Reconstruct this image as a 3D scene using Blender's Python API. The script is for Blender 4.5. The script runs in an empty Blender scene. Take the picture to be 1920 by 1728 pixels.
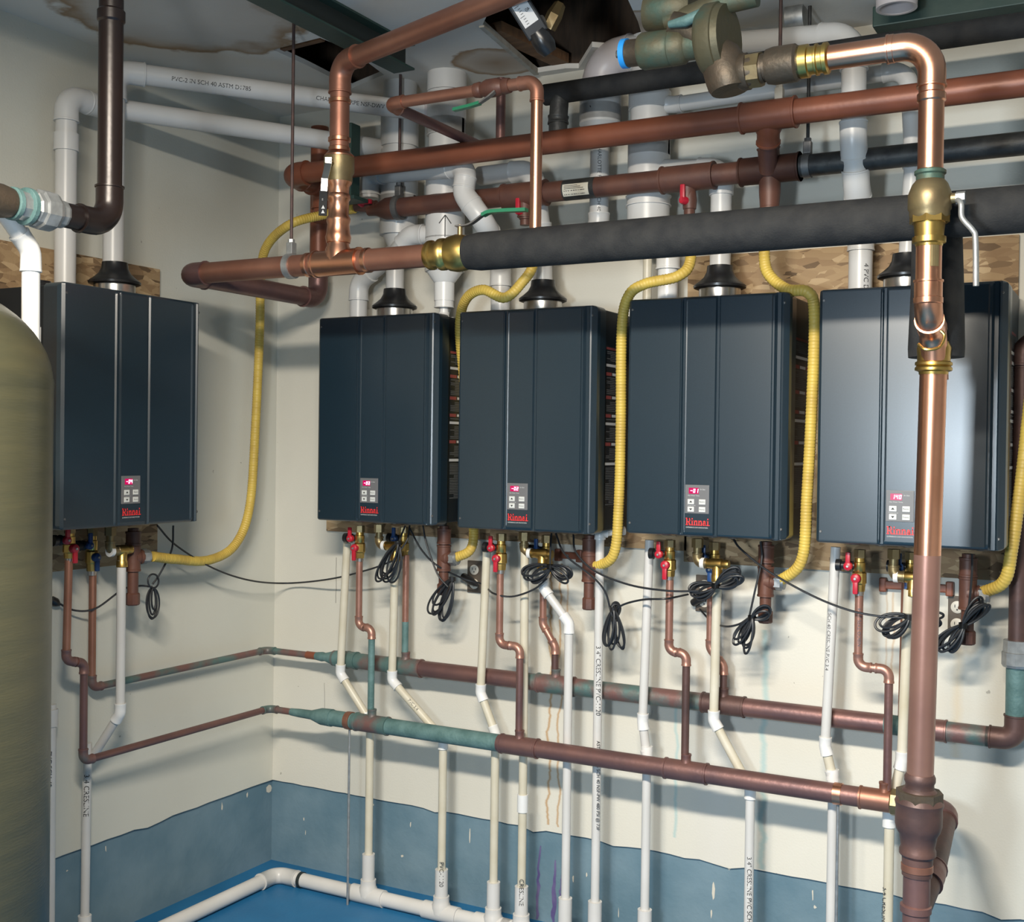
import bpy, bmesh, math, random
from mathutils import Vector, Matrix
from mathutils.geometry import tessellate_polygon
random.seed(7)
SC = bpy.context.scene
COL = SC.collection
PI = math.pi
# ------------------------------------------------------------------ camera
FPX, YAW, PITCH, ROLL = 2229.5, -.5008, -.0112, -.013
CAM = Vector((2.896, -3.461, 1.555))
_f = Vector((math.sin(YAW)*math.cos(PITCH), math.cos(YAW)*math.cos(PITCH), math.sin(PITCH)))
_r = Vector((math.cos(YAW), -math.sin(YAW), 0)); _d = _f.cross(_r)
_R = math.cos(ROLL)*_r + math.sin(ROLL)*_d; _D = -math.sin(ROLL)*_r + math.cos(ROLL)*_d
cd = bpy.data.cameras.new('camera'); cam = bpy.data.objects.new('camera', cd); COL.objects.link(cam)
cd.sensor_fit = 'HORIZONTAL'; cd.sensor_width = 36; cd.lens = 36*FPX/1920; cd.clip_start = .02
cam.matrix_world = Matrix(((_R.x, -_D.x, -_f.x, CAM.x), (_R.y, -_D.y, -_f.y, CAM.y), (_R.z, -_D.z, -_f.z, CAM.z), (0, 0, 0, 1)))
SC.camera = cam
# ------------------------------------------------------------------ world, lights, exposure
w = bpy.data.worlds.new('world'); SC.world = w; w.use_nodes = True
w.node_tree.nodes['Background'].inputs[0].default_value = (.75, .85, 1, 1)
w.node_tree.nodes['Background'].inputs[1].default_value = .05
def area(name, loc, target, sx, sy, power, color):
    l = bpy.data.lights.new(name, 'AREA'); l.shape = 'RECTANGLE'; l.size = sx; l.size_y = sy
    l.energy = power; l.color = color
    o = bpy.data.objects.new(name, l); COL.objects.link(o); o.location = loc
    o.rotation_euler = (Vector(target)-Vector(loc)).to_track_quat('-Z', 'Y').to_euler(); return o
k_ = area('ceiling_strip_light', (2.2, -3.05, 2.66), (2.05, -2.3, .9), 1.1, .14, 122, (1, .91, .775)); k_.data.spread = math.radians(150)
k_ = area('work_lamp', (2.14, -3.62, 1.60), (2.25, 0, 1.35), .22, .3, 13, (.76, .89, 1)); k_.data.spread = math.radians(105)
SC.view_settings.view_transform = 'Standard'; SC.view_settings.look = 'None'
SC.view_settings.gamma = 1; SC.view_settings.use_curve_mapping = False
SC.view_settings.exposure = 0.4

# ------------------------------------------------------------------ pixel helpers
def ray(px, py): return _R*((px-960)/FPX) + _D*((py-864)/FPX) + _f
def Q(px, py, D): r = ray(px, py); return CAM + r*((-D-CAM.y)/r.y)          # on the plane D metres off the back wall
def X(px, py, x): r = ray(px, py); return CAM + r*((x-CAM.x)/r.x)           # on the plane x metres off the left wall
def Z(px, py, z): r = ray(px, py); return CAM + r*((z-CAM.z)/r.z)
def depth(p): return (p-CAM).dot(_f)
def pts(l): return [Q(*a) for a in l]

# ------------------------------------------------------------------ materials
MATS = {}
def mat(name, c1, c2=None, rough=.5, metal=0, scale=12, bump=0, bscale=60, lo=.35, hi=.65, stretch=(1, 1, 1), emit=None, spec=.5, detail=4, rvar=0):
    m = bpy.data.materials.new(name); m.use_nodes = True; nt = m.node_tree; N = nt.nodes; L = nt.links
    b = N['Principled BSDF']
    b.inputs['Base Color'].default_value = (*c1, 1); b.inputs['Roughness'].default_value = rough
    b.inputs['Metallic'].default_value = metal; b.inputs['Specular IOR Level'].default_value = spec
    tc = N.new('ShaderNodeTexCoord'); mp = N.new('ShaderNodeMapping'); L.new(tc.outputs['Object'], mp.inputs[0])
    mp.inputs['Scale'].default_value = stretch
    if c2:
        n = N.new('ShaderNodeTexNoise'); n.inputs['Scale'].default_value = scale; n.inputs['Detail'].default_value = detail
        L.new(mp.outputs[0], n.inputs['Vector'])
        r = N.new('ShaderNodeValToRGB'); r.color_ramp.elements[0].position = lo; r.color_ramp.elements[1].position = hi
        r.color_ramp.elements[0].color = (*c1, 1); r.color_ramp.elements[1].color = (*c2, 1)
        L.new(n.outputs['Fac'], r.inputs[0]); L.new(r.outputs[0], b.inputs['Base Color'])
        if rvar:
            ma = N.new('ShaderNodeMath'); ma.operation = 'MULTIPLY_ADD'; ma.inputs[1].default_value = rvar; ma.inputs[2].default_value = rough
            L.new(n.outputs['Fac'], ma.inputs[0]); L.new(ma.outputs[0], b.inputs['Roughness'])
    if bump:
        n2 = N.new('ShaderNodeTexNoise'); n2.inputs['Scale'].default_value = bscale; n2.inputs['Detail'].default_value = 3
        L.new(mp.outputs[0], n2.inputs['Vector'])
        bp = N.new('ShaderNodeBump'); bp.inputs['Strength'].default_value = bump; bp.inputs['Distance'].default_value = .004
        L.new(n2.outputs['Fac'], bp.inputs['Height']); L.new(bp.outputs[0], b.inputs['Normal'])
    if emit:
        b.inputs['Emission Color'].default_value = (*emit[0], 1); b.inputs['Emission Strength'].default_value = emit[1]
    MATS[name] = m; return m
mat('copper', (.74, .38, .25), (.60, .29, .18), .24, 1, 9, .05, 40, rvar=.12)
mat('copper_mid', (.40, .195, .135), (.31, .14, .095), .36, .75, 7, .08, 50, rvar=.15)
mat('copper_pink', (.40, .215, .165), (.33, .165, .125), .40, .6, 14, .08, 60)
mat('copper_dull', (.33, .185, .145), (.26, .14, .115), .36, .6, 5, .08, 30)
mat('copper_old', (.22, .115, .10), (.15, .085, .085), .42, .55, 8, .15, 70)
mat('copper_dark', (.075, .045, .042), (.13, .07, .06), .5, .4, 10, .15, 70)
mat('copper_patina', (.19, .10, .09), (.10, .175, .165), .5, .35, 11, .25, 80, .42, .62)
mat('patina', (.075, .15, .145), (.12, .215, .21), .62, .15, 24, .35, 120)
mat('solder', (.55, .5, .47), None, .3, 1)
mat('brown_iron', (.125, .05, .032), (.085, .036, .027), .5, .1, 14, .1, 90)
mat('red_paint_pipe', (.24, .075, .038), (.17, .055, .03), .42, .15, 6, .1, 60)
mat('brown_dark', (.020, .011, .009), (.014, .009, .008), .33, .2, 5, .1, 50)
mat('black_iron', (.022, .022, .022), (.045, .045, .043), .5, .2, 30, .2, 120)
mat('foam', (.015, .0158, .0175), (.027, .027, .027), .8, 0, 20, .3, 220, spec=.3)
mat('pvc', (.60, .59, .575), (.54, .53, .51), .33, 0, 5, .02, 30)
mat('pvc_bright', (.70, .70, .69), None, .3, 0)
mat('pvc_aged', (.60, .565, .47), (.50, .45, .33), .38, 0, 10, .03, 40, .3, .75)
mat('pvc_lilac', (.60, .55, .55), (.54, .49, .49), .38, 0, 6)
mat('hose', (.63, .45, .085), (.50, .34, .07), .5, 0, 14, .05, 60)
mat('brass', (.60, .42, .13), (.45, .29, .09), .25, 1, 20, rvar=.2)
mat('brass_dull', (.30, .235, .12), (.22, .165, .09), .42, .8, 16, .1, 60)
mat('bronze', (.115, .085, .06), (.08, .065, .048), .5, .6, 18, .25, 90)
mat('bronze_green', (.095, .085, .05), (.045, .105, .085), .55, .35, 12, .25, 70, .5, .72)
mat('steel', (.62, .6, .57), (.5, .49, .47), .28, 1, 30)
mat('galv', (.42, .43, .43), (.30, .31, .31), .45, .7, 40, .1, 90)
mat('galv_dark', (.12, .12, .12), (.2, .19, .18), .5, .6, 30)
mat('rod', (.12, .07, .06), (.07, .05, .05), .6, .4, 30)
mat('collar_black', (.012, .012, .013), None, .3)
mat('heater', (.0085, .020, .031), (.011, .025, .037), .30, 0, 300, 0, 900, spec=.8)
mat('heater_side', (.009, .015, .021), None, .45, .2)
mat('panel_grey', (.13, .13, .135), None, .45)
mat('button', (.55, .56, .54), None, .45)
mat('ink', (.02, .02, .022), None, .6)
mat('ink_soft', (.10, .10, .12), None, .6)
mat('print_white', (.55, .55, .55), None, .6)
mat('print_grey', (.10, .105, .11), None, .6)
mat('print_red', (.25, .05, .05), None, .5)
mat('logo_red', (.72, .035, .035), None, .45)
mat('display', (.10, .0, .02), None, .3, emit=((.75, .0, .12), .55))
mat('digit', (1, .4, .5), None, .3, emit=((1, .30, .45), 5))
mat('red_plastic', (.42, .012, .03), None, .38)
mat('blue_plastic', (.01, .05, .17), None, .4)
mat('blue_tape', (.02, .28, .75), None, .5)
mat('green_vinyl', (.02, .16, .08), None, .42)
mat('cable', (.014, .016, .02), None, .45)
mat('steel_green', (.018, .05, .042), (.03, .06, .05), .5, .1, 10, .1, 60)
mat('steel_dark', (.014, .02, .02), None, .55)
mat('tank', (.060, .056, .030), (.048, .047, .027), .36, 0, 5, .10, 30, stretch=(1, 1, 9))
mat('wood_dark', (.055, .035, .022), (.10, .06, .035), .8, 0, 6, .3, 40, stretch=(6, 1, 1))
mat('wood_tan', (.20, .10, .045), (.12, .06, .03), .75, 0, 8, .2, 40, stretch=(1, 6, 1))
mat('drywall_edge', (.45, .43, .38), (.35, .32, .27), .9, 0, 30)
mat('void', (.012, .010, .008), None, .9)
mat('plate', (.11, .085, .065), (.08, .065, .05), .55, .2, 20)
mat('outlet_white', (.6, .56, .48), None, .45)
mat('concrete', (.10, .18, .235), (.155, .24, .295), .75, 0, 5, .3, 50)
mat('floor_paint', (.010, .115, .27), (.016, .145, .32), .4, 0, 4, .15, 90, rvar=.2)
mat('plain_wall', (.45, .45, .43), None, .8)
mat('paper', (.62, .58, .48), None, .7)

def nd(nt, typ, **kw):
    n = nt.nodes.new(typ)
    for k, v in kw.items(): setattr(n, k, v)
    return n
def fm(nt, op, a, b=None, c=None):
    n = nt.nodes.new('ShaderNodeMath'); n.operation = op
    for i, v in enumerate((a, b, c)):
        if v is None: continue
        if isinstance(v, (int, float)): n.inputs[i].default_value = v
        else: nt.links.new(v, n.inputs[i])
    return n.outputs[0]
def mixc(nt, fac, a, b):
    n = nt.nodes.new('ShaderNodeMix'); n.data_type = 'RGBA'
    nt.links.new(fac, n.inputs[0])
    for i, v in ((6, a), (7, b)):
        if isinstance(v, tuple): n.inputs[i].default_value = (*v, 1)
        else: nt.links.new(v, n.inputs[i])
    return n.outputs[2]
def wall_mat(name, c1, c2, streaks, axis=0):
    """painted board with faint mottling; streaks = (pos, z0, z1, half width, wander, colour, strength)"""
    m = mat(name, c1, c2, .62, 0, 1.6, .12, 160, .3, .7); nt = m.node_tree; b = nt.nodes['Principled BSDF']
    col = b.inputs['Base Color'].links[0].from_socket
    tc = nd(nt, 'ShaderNodeTexCoord'); sp = nd(nt, 'ShaderNodeSeparateXYZ'); nt.links.new(tc.outputs['Object'], sp.inputs[0])
    px, pz = sp.outputs[axis], sp.outputs[2]
    for i, (p, z0, z1, hw, wan, c, st) in enumerate(streaks):
        n = nd(nt, 'ShaderNodeTexNoise', noise_dimensions='1D'); n.inputs['Scale'].default_value = 9; n.inputs['Detail'].default_value = 5
        nt.links.new(fm(nt, 'ADD', pz, i*7.3), n.inputs['W'])
        off = fm(nt, 'MULTIPLY', fm(nt, 'SUBTRACT', n.outputs[0], .5), wan)
        d = fm(nt, 'ABSOLUTE', fm(nt, 'SUBTRACT', fm(nt, 'SUBTRACT', px, p), off))
        k = fm(nt, 'SUBTRACT', 1, fm(nt, 'MINIMUM', fm(nt, 'DIVIDE', d, hw), 1))
        k = fm(nt, 'MULTIPLY', k, fm(nt, 'GREATER_THAN', pz, z0)); k = fm(nt, 'MULTIPLY', k, fm(nt, 'LESS_THAN', pz, z1))
        k = fm(nt, 'MULTIPLY', k, st); k = fm(nt, 'MINIMUM', k, .9)
        col = mixc(nt, k, col, c)
    # small scuffs
    n = nd(nt, 'ShaderNodeTexNoise'); n.inputs['Scale'].default_value = 38; n.inputs['Detail'].default_value = 2
    nt.links.new(tc.outputs['Object'], n.inputs['Vector'])
    col = mixc(nt, fm(nt, 'MULTIPLY', fm(nt, 'GREATER_THAN', n.outputs[0], .765), .55), col, (.18, .17, .15))
    nt.links.new(col, b.inputs['Base Color']); return m
def sx(px, py): return Q(px, py, 0).x
def sz(px, py): return Q(px, py, 0).z
RUST, TEAL, GREYP = (.42, .22, .06), (.40, .52, .50), (.62, .60, .55)
STK = [(sx(1031, 1300), sz(1024, 1545), sz(1036, 1052), .007, .05, RUST, .85), (sx(1049, 1300), sz(1046, 1550), sz(1052, 1056), .006, .035, RUST, .8),
       (sx(1062, 1300), sz(1060, 1550), sz(1062, 1060), .005, .03, RUST, .6), (sx(1672, 1300), sz(1670, 1590), sz(1672, 1110), .005, .02, RUST, .5),
       (sx(1661, 1250), sz(1660, 1350), sz(1660, 1110), .004, .015, RUST, .4),
       (sx(1350, 1400), sz(1350, 1620), sz(1350, 1100), .12, .03, GREYP, .8), (sx(1432, 1400), sz(1432, 1630), sz(1428, 1180), .014, .05, TEAL, 1.1),
       (sx(1268, 1400), sz(1266, 1570), sz(1268, 1320), .008, .03, TEAL, 1.0), (sx(1795, 1280), sz(1795, 1420), sz(1795, 1180), .02, .02, (.62, .5, .33), .5),
       (sx(630, 1100), sz(628, 1130), sz(632, 1045), .002, .01, (.1, .09, .08), 1), (sx(608, 1320), sz(606, 1345), sz(609, 1280), .0015, .01, (.1, .09, .08), .9)]
wall_mat('wall_back_paint', (.585, .565, .495), (.64, .62, .55), STK)
wall_mat('wall_left_paint', (.56, .555, .49), (.62, .61, .54), [(-1.0, .3, 1.3, .06, .03, (.50, .50, .45), .6), (-.45, .6, 1.2, .003, .4, (.56, .55, .49), .4)], 1)
def osb():
    m = mat('osb', (.34, .215, .105), (.20, .12, .055), .8, 0, 30, .3, 80); nt = m.node_tree; b = nt.nodes['Principled BSDF']
    tc = nd(nt, 'ShaderNodeTexCoord'); cols = []
    for k, ry in enumerate((.5, -.9, 1.9, .05)):
        mp = nd(nt, 'ShaderNodeMapping'); nt.links.new(tc.outputs['Object'], mp.inputs[0])
        mp.inputs['Rotation'].default_value = (ry, ry, .1); mp.inputs['Location'].default_value = (k*.37, k*.21, k*.5); mp.inputs['Scale'].default_value = (1.3, 1.3, 3.6)
        v = nd(nt, 'ShaderNodeTexVoronoi'); v.inputs['Scale'].default_value = 15; nt.links.new(mp.outputs[0], v.inputs['Vector'])
        sp = nd(nt, 'ShaderNodeSeparateXYZ'); nt.links.new(v.outputs['Color'], sp.inputs[0])
        r = nd(nt, 'ShaderNodeValToRGB'); e = r.color_ramp.elements
        e[0].color = (.12, .075, .04, 1); e[1].color = (.50, .36, .21, 1); e.new(.2).color = (.27, .17, .09, 1); e.new(.75).color = (.38, .26, .14, 1)
        nt.links.new(sp.outputs[0], r.inputs[0]); cols.append((r.outputs[0], sp.outputs[1]))
    col = cols[0][0]
    for c, f in cols[1:]: col = mixc(nt, fm(nt, 'GREATER_THAN', f, .5), col, c)
    nt.links.new(col, b.inputs['Base Color'])
osb()
def ceil_mat(stains):
    m = mat('ceiling_paint', (.66, .63, .58), (.72, .69, .64), .8, 0, 2, .1, 120); nt = m.node_tree; b = nt.nodes['Principled BSDF']
    col = b.inputs['Base Color'].links[0].from_socket
    tc = nd(nt, 'ShaderNodeTexCoord')
    n = nd(nt, 'ShaderNodeTexNoise'); n.inputs['Scale'].default_value = 7; n.inputs['Detail'].default_value = 4; nt.links.new(tc.outputs['Object'], n.inputs['Vector'])
    for (p, rad, inner) in stains:
        vd = nd(nt, 'ShaderNodeVectorMath', operation='DISTANCE'); nt.links.new(tc.outputs['Object'], vd.inputs[0]); vd.inputs[1].default_value = p
        d = fm(nt, 'ADD', fm(nt, 'DIVIDE', vd.outputs['Value'], rad), fm(nt, 'MULTIPLY', fm(nt, 'SUBTRACT', n.outputs[0], .5), .7))
        r = nd(nt, 'ShaderNodeValToRGB'); e = r.color_ramp.elements
        e[0].position = .0; e[0].color = (inner,)*3+(1,); e[1].position = 1; e[1].color = (0, 0, 0, 1)
        q = e.new(.72); q.color = (.45, .45, .45, 1); q = e.new(.93); q.color = (1, 1, 1, 1)
        nt.links.new(d, r.inputs[0]); col = mixc(nt, fm(nt, 'MULTIPLY', r.outputs[0], .85), col, (.25, .125, .03))
    nt.links.new(col, b.inputs['Base Color'])

# ------------------------------------------------------------------ mesh helpers
class MB:
    def __init__(s): s.v = []; s.f = []; s.m = []; s.sm = []
    def add(s, vs, fs, mi=0, smooth=True):
        o = len(s.v); s.v += [Vector(v) for v in vs]
        for f in fs: s.f.append([o+i for i in f]); s.m.append(mi); s.sm.append(smooth)
        return s
    def sweep(s, path, radii, seg=18, cap=True, mi=0, smooth=True, closed=False):
        path = [Vector(p) for p in path]; n = len(path)
        if isinstance(radii, (int, float)): radii = [radii]*n
        tan = []
        for i in range(n):
            if closed: t = path[(i+1) % n]-path[i-1]
            else:
                a = path[max(i-1, 0)]; b = path[min(i+1, n-1)]; t = b-a
                if t.length < 1e-7: t = path[-1]-path[0]
            tan.append(t.normalized() if t.length > 1e-9 else Vector((0, 0, 1)))
        u = tan[0].orthogonal().normalized()
        if abs(tan[0].z) > .9: u = (Vector((0, -1, 0))-tan[0]*tan[0].dot(Vector((0, -1, 0)))).normalized()
        else: u = (Vector((0, 0, 1))-tan[0]*tan[0].z).normalized()
        vs = []
        for i in range(n):
            if i: u = (u-tan[i]*u.dot(tan[i])).normalized()
            w_ = tan[i].cross(u)
            for k in range(seg):
                a = 2*PI*k/seg; vs.append(path[i]+(u*math.cos(a)+w_*math.sin(a))*radii[i])
        fs = []
        for i in range(n if closed else n-1):
            j = (i+1) % n
            for k in range(seg):
                l = (k+1) % seg; fs.append((i*seg+k, i*seg+l, j*seg+l, j*seg+k))
        s.add(vs, fs, mi, smooth)
        if cap and not closed:
            o = len(s.v)-len(vs)
            s.f.append([o+k for k in range(seg)][::-1]); s.m.append(mi); s.sm.append(False)
            s.f.append([o+(n-1)*seg+k for k in range(seg)]); s.m.append(mi); s.sm.append(False)
        return s
    def lathe(s, a, b, prof, seg=20, mi=0, smooth=True):
        """prof = [(t along a->b in 0..1, radius)]"""
        a = Vector(a); b = Vector(b); L = (b-a).length; d = (b-a).normalized()
        last = -1; P = []; Rr = []
        for t, r in prof:
            t = max(t, last+2e-5/max(L, 1e-6)); last = t
            P.append(a+d*(t*L)); Rr.append(r)
        return s.sweep(P, Rr, seg, True, mi, smooth)
    def box(s, c, size, bev=0, mi=0, rot=None):
        bm = bmesh.new(); bmesh.ops.create_cube(bm, size=1)
        bmesh.ops.scale(bm, vec=Vector(size), verts=bm.verts)
        if bev: bmesh.ops.bevel(bm, geom=bm.edges[:], offset=bev, segments=2, affect='EDGES', profile=.6)
        bm.verts.index_update(); c = Vector(c)
        vs = [((rot @ v.co) if rot else v.co)+c for v in bm.verts]; fs = [[v.index for v in f.verts] for f in bm.faces]; bm.free()
        return s.add(vs, fs, mi, False)
    def quad(s, a, b, c, d, mi=0): return s.add([a, b, c, d], [(0, 1, 2, 3)], mi, False)
    def build(s, name, mats, parent=None):
        me = bpy.data.meshes.new(name); off = parent_loc(parent) if parent else Vector((0, 0, 0))
        me.from_pydata([v-off for v in s.v], [], s.f)
        for m in (mats if isinstance(mats, (list, tuple)) else [mats]): me.materials.append(MATS[m])
        me.polygons.foreach_set('material_index', s.m); me.polygons.foreach_set('use_smooth', s.sm); me.update()
        if any(s.sm):
            try: me.set_sharp_from_angle(angle=math.radians(38))
            except Exception: pass
        o = bpy.data.objects.new(name, me); COL.objects.link(o)
        if parent: o.parent = parent
        return o
def parent_loc(p):
    v = Vector((0, 0, 0))
    while p: v += p.location; p = p.parent
    return v
def tag(o, label, cat, group=None, kind=None):
    o['label'] = label; o['category'] = cat
    if group: o['group'] = group
    if kind: o['kind'] = kind
    return o
def thing(name, label, cat, loc=(0, 0, 0), group=None):
    o = bpy.data.objects.new(name, None); COL.objects.link(o); o.location = loc; o.empty_display_size = .05
    return tag(o, label, cat, group)
def struct(o, label=None, cat=None):
    o['kind'] = 'structure'
    if label: o['label'] = label; o['category'] = cat
    return o
def crom(P, n=10):
    P = [Vector(p) for p in P]; A = [2*P[0]-P[1]]+P+[2*P[-1]-P[-2]]; out = []
    for i in range(1, len(A)-2):
        p0, p1, p2, p3 = A[i-1:i+3]
        for k in range(n):
            t = k/n; out.append(.5*((2*p1)+(p2-p0)*t+(2*p0-5*p1+4*p2-p3)*t*t+(3*p1-p0-3*p2+p3)*t**3))
    return out+[P[-1]]
def ev(path, step):
    """resample a polyline evenly"""
    d = [0]
    for a, b in zip(path, path[1:]): d.append(d[-1]+(b-a).length)
    n = max(2, int(d[-1]/step)); out = []; j = 0
    for i in range(n+1):
        s = d[-1]*i/n
        while j < len(d)-2 and d[j+1] < s: j += 1
        t = (s-d[j])/max(d[j+1]-d[j], 1e-9); out.append(path[j].lerp(path[j+1], min(1, t)))
    return out
def run(parent, P, r, m, bend=None, k=1.1, sock=.018, fm_=None, lip=True, seg=20, mats=None):
    """pipe run: straight 'pipe' parts joined by 'elbow' fittings at the inner points"""
    P = [Vector(p) for p in P]; bend = bend or r*1.6; fm_ = fm_ or m
    cut = [[P[i].copy(), P[i].copy()] for i in range(len(P))]
    for i in range(1, len(P)-1):
        di = (P[i]-P[i-1]).normalized(); do = (P[i+1]-P[i]).normalized()
        th = di.angle(do)
        if th < .02: continue
        t = min(bend*math.tan(th/2), (P[i]-P[i-1]).length*.48, (P[i+1]-P[i]).length*.48); Rb = t/math.tan(th/2)
        a = P[i]-di*t; b = P[i]+do*t; cut[i] = [a, b]
        ax = (do-di*do.dot(di)).normalized(); cen = a+ax*Rb; n = max(3, int(th/.16))
        arc = [cen-ax*Rb*math.cos(th*q/n)+di*Rb*math.sin(th*q/n) for q in range(n+1)]
        R2 = r*k; e = .004
        path = [a-di*sock, a-di*(sock-e), a-di*(sock-e*1.3)]+arc+[b+do*(sock-e*1.3), b+do*(sock-e), b+do*sock]
        lr = R2*1.07 if lip else R2*1.03
        rad = [lr, lr, R2]+[R2*(1 if lip else .97)]*len(arc)+[R2, lr, lr]
        MB().sweep(path, rad, seg).build('elbow', fm_, parent)
    for i in range(len(P)-1):
        a, b = cut[i][1], cut[i+1][0]
        if (b-a).length > .004:
            mm = mats[i] if mats and mats[i] else m
            MB().sweep([a, b], r, seg).build('pipe', mm, parent)
def collar(parent, c, d, L, r, m, name='coupling', lip=True, seg=20):
    c = Vector(c); d = Vector(d).normalized(); a = c-d*L/2; b = c+d*L/2; l = min(.1, .005/L); lr = r*1.06 if lip else r
    return MB().lathe(a, b, [(0, r*.96), (.0, lr), (l, lr), (l*1.3, r), (1-l*1.3, r), (1-l, lr), (1, lr), (1, r*.96)], seg).build(name, m, parent)
def tee(parent, c, d, L, r, bd, bL, br, m, lip=True):
    c = Vector(c); d = Vector(d).normalized(); bd = Vector(bd).normalized(); mb = MB()
    a = c-d*L/2; b = c+d*L/2; l = min(.1, .005/L); lr = r*1.07 if lip else r
    mb.lathe(a, b, [(0, lr), (l, lr), (l*1.3, r), (1-l*1.3, r), (1-l, lr), (1, lr)], 20)
    e = c+bd*bL; l = min(.2, .005/bL); lb = br*1.08 if lip else br
    mb.lathe(c, e, [(0, br*1.15), (.5, br*1.15), (.62, br), (1-l*1.3, br), (1-l, lb), (1, lb)], 18)
    return mb.build('tee', m, parent)
def pipe(parent, a, b, r, m, name='pipe', seg=20): return MB().sweep([a, b], r, seg).build(name, m, parent)
_tc = {}
def text_mesh(s, bold=0, res=3):
    key = (s, bold)
    if key not in _tc:
        c = bpy.data.curves.new('t', 'FONT'); c.body = s; c.size = 1; c.resolution_u = res; c.offset = bold
        o = bpy.data.objects.new('t', c); COL.objects.link(o)
        me = bpy.data.meshes.new_from_object(o); COL.objects.unlink(o); bpy.data.objects.remove(o); bpy.data.curves.remove(c)
        v = [x.co.copy() for x in me.vertices]; f = [list(p.vertices) for p in me.polygons]; bpy.data.meshes.remove(me)
        x0 = min(p.x for p in v); x1 = max(p.x for p in v); _tc[key] = ([Vector((p.x-x0, p.y, 0)) for p in v], f, x1-x0)
    return _tc[key]
def flat_text(mb, s, o, ux, uz, width=None, height=None, mi=0, bold=0, squash=1):
    v, f, w_ = text_mesh(s, bold); k = height or width/w_; kx = (width/w_) if width else k*squash
    mb.add([Vector(o)+Vector(ux)*p.x*kx+Vector(uz)*p.y*k for p in v], f, mi, False); return w_*kx
def pipe_text(parent, s, a, b, t0, r, size, m='ink', toward=CAM, turn=0):
    """printing wrapped round a pipe, reading from a to b"""
    a = Vector(a); b = Vector(b); d = (b-a).normalized(); o = a.lerp(b, t0); n = (toward-o); n = (n-d*n.dot(d)).normalized()
    s_ = d.cross(n)*-1
    v, f, w_ = text_mesh(s); mb = MB(); out = []
    for p in v:
        th = (p.y*size-.35*size)/r+turn; out.append(o+d*(p.x*size)+(n*math.cos(th)+s_*math.sin(th))*(r+.0004))
    mb.add(out, f, 0, False); return mb.build('printed_text', m, parent)

# ------------------------------------------------------------------ the room
CEIL = 2.77; CURB = .305; RX = 4.3; FY = -5.1
def ragged(n, amp): return [random.uniform(-amp, amp) for _ in range(n)]
def wall_sheet(name, mat_, along, length, sgn, nv=46):
    """board wall with a ragged lower edge standing 14 mm proud of the concrete"""
    mb = MB(); rg = ragged(nv+1, .0016); T = .015
    for i in range(nv+1):
        if random.random() < .12: rg[i] -= random.uniform(.004, .013)
    def pt(s, z, o): return (s*sgn, o, z) if along == 'x' else (-o, s*sgn, z)
    vs = []; fs = []
    for i in range(nv+1):
        s = length*i/nv; zb = CURB+rg[i]
        vs += [pt(s, CEIL, 0), pt(s, zb, 0), pt(s, zb, T), pt(s, CEIL, T)]
    for i in range(nv):
        a = 4*i; b = a+4; fs += [(a, a+1, b+1, b), (a+1, a+2, b+2, b+1), (a+2, a+3, b+3, b+2)]
    mb.add(vs, fs, 0, False); return struct(mb.build(name, mat_), 'painted board wall with a ragged lower edge', 'wall')
wb = wall_sheet('wall_back', 'wall_back_paint', 'x', RX, 1, 90); wb['label'] = 'cream painted back wall carrying four heaters'
wl = wall_sheet('wall_left', 'wall_left_paint', 'y', -FY, -1, 90); wl['label'] = 'pale left wall carrying one heater beside the tank'
def cb(name, lo, hi, m, label=None, cat=None, bev=0):
    lo = Vector(lo); hi = Vector(hi)
    return struct(MB().box((lo+hi)/2, hi-lo, bev).build(name, m), label, cat)
cb('baseboard_back', (-.1, .010, -.02), (RX, .12, CURB+.03), 'concrete', 'grey concrete curb under the back wall', 'curb')
cb('baseboard_left', (-.12, FY, -.02), (-.010, .05, CURB+.03), 'concrete', 'grey concrete curb under the left wall', 'curb')
cb('wall_right', (RX, FY, 0), (RX+.1, .1, CEIL), 'plain_wall', 'plain right wall outside the view', 'wall')
cb('wall_front', (0, FY-.1, 0), (RX, FY, CEIL), 'plain_wall', 'plain wall behind the viewer', 'wall')
cb('floor', (-.1, FY, -.1), (RX, .1, 0), 'floor_paint', 'blue painted floor along the walls', 'floor')
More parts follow.
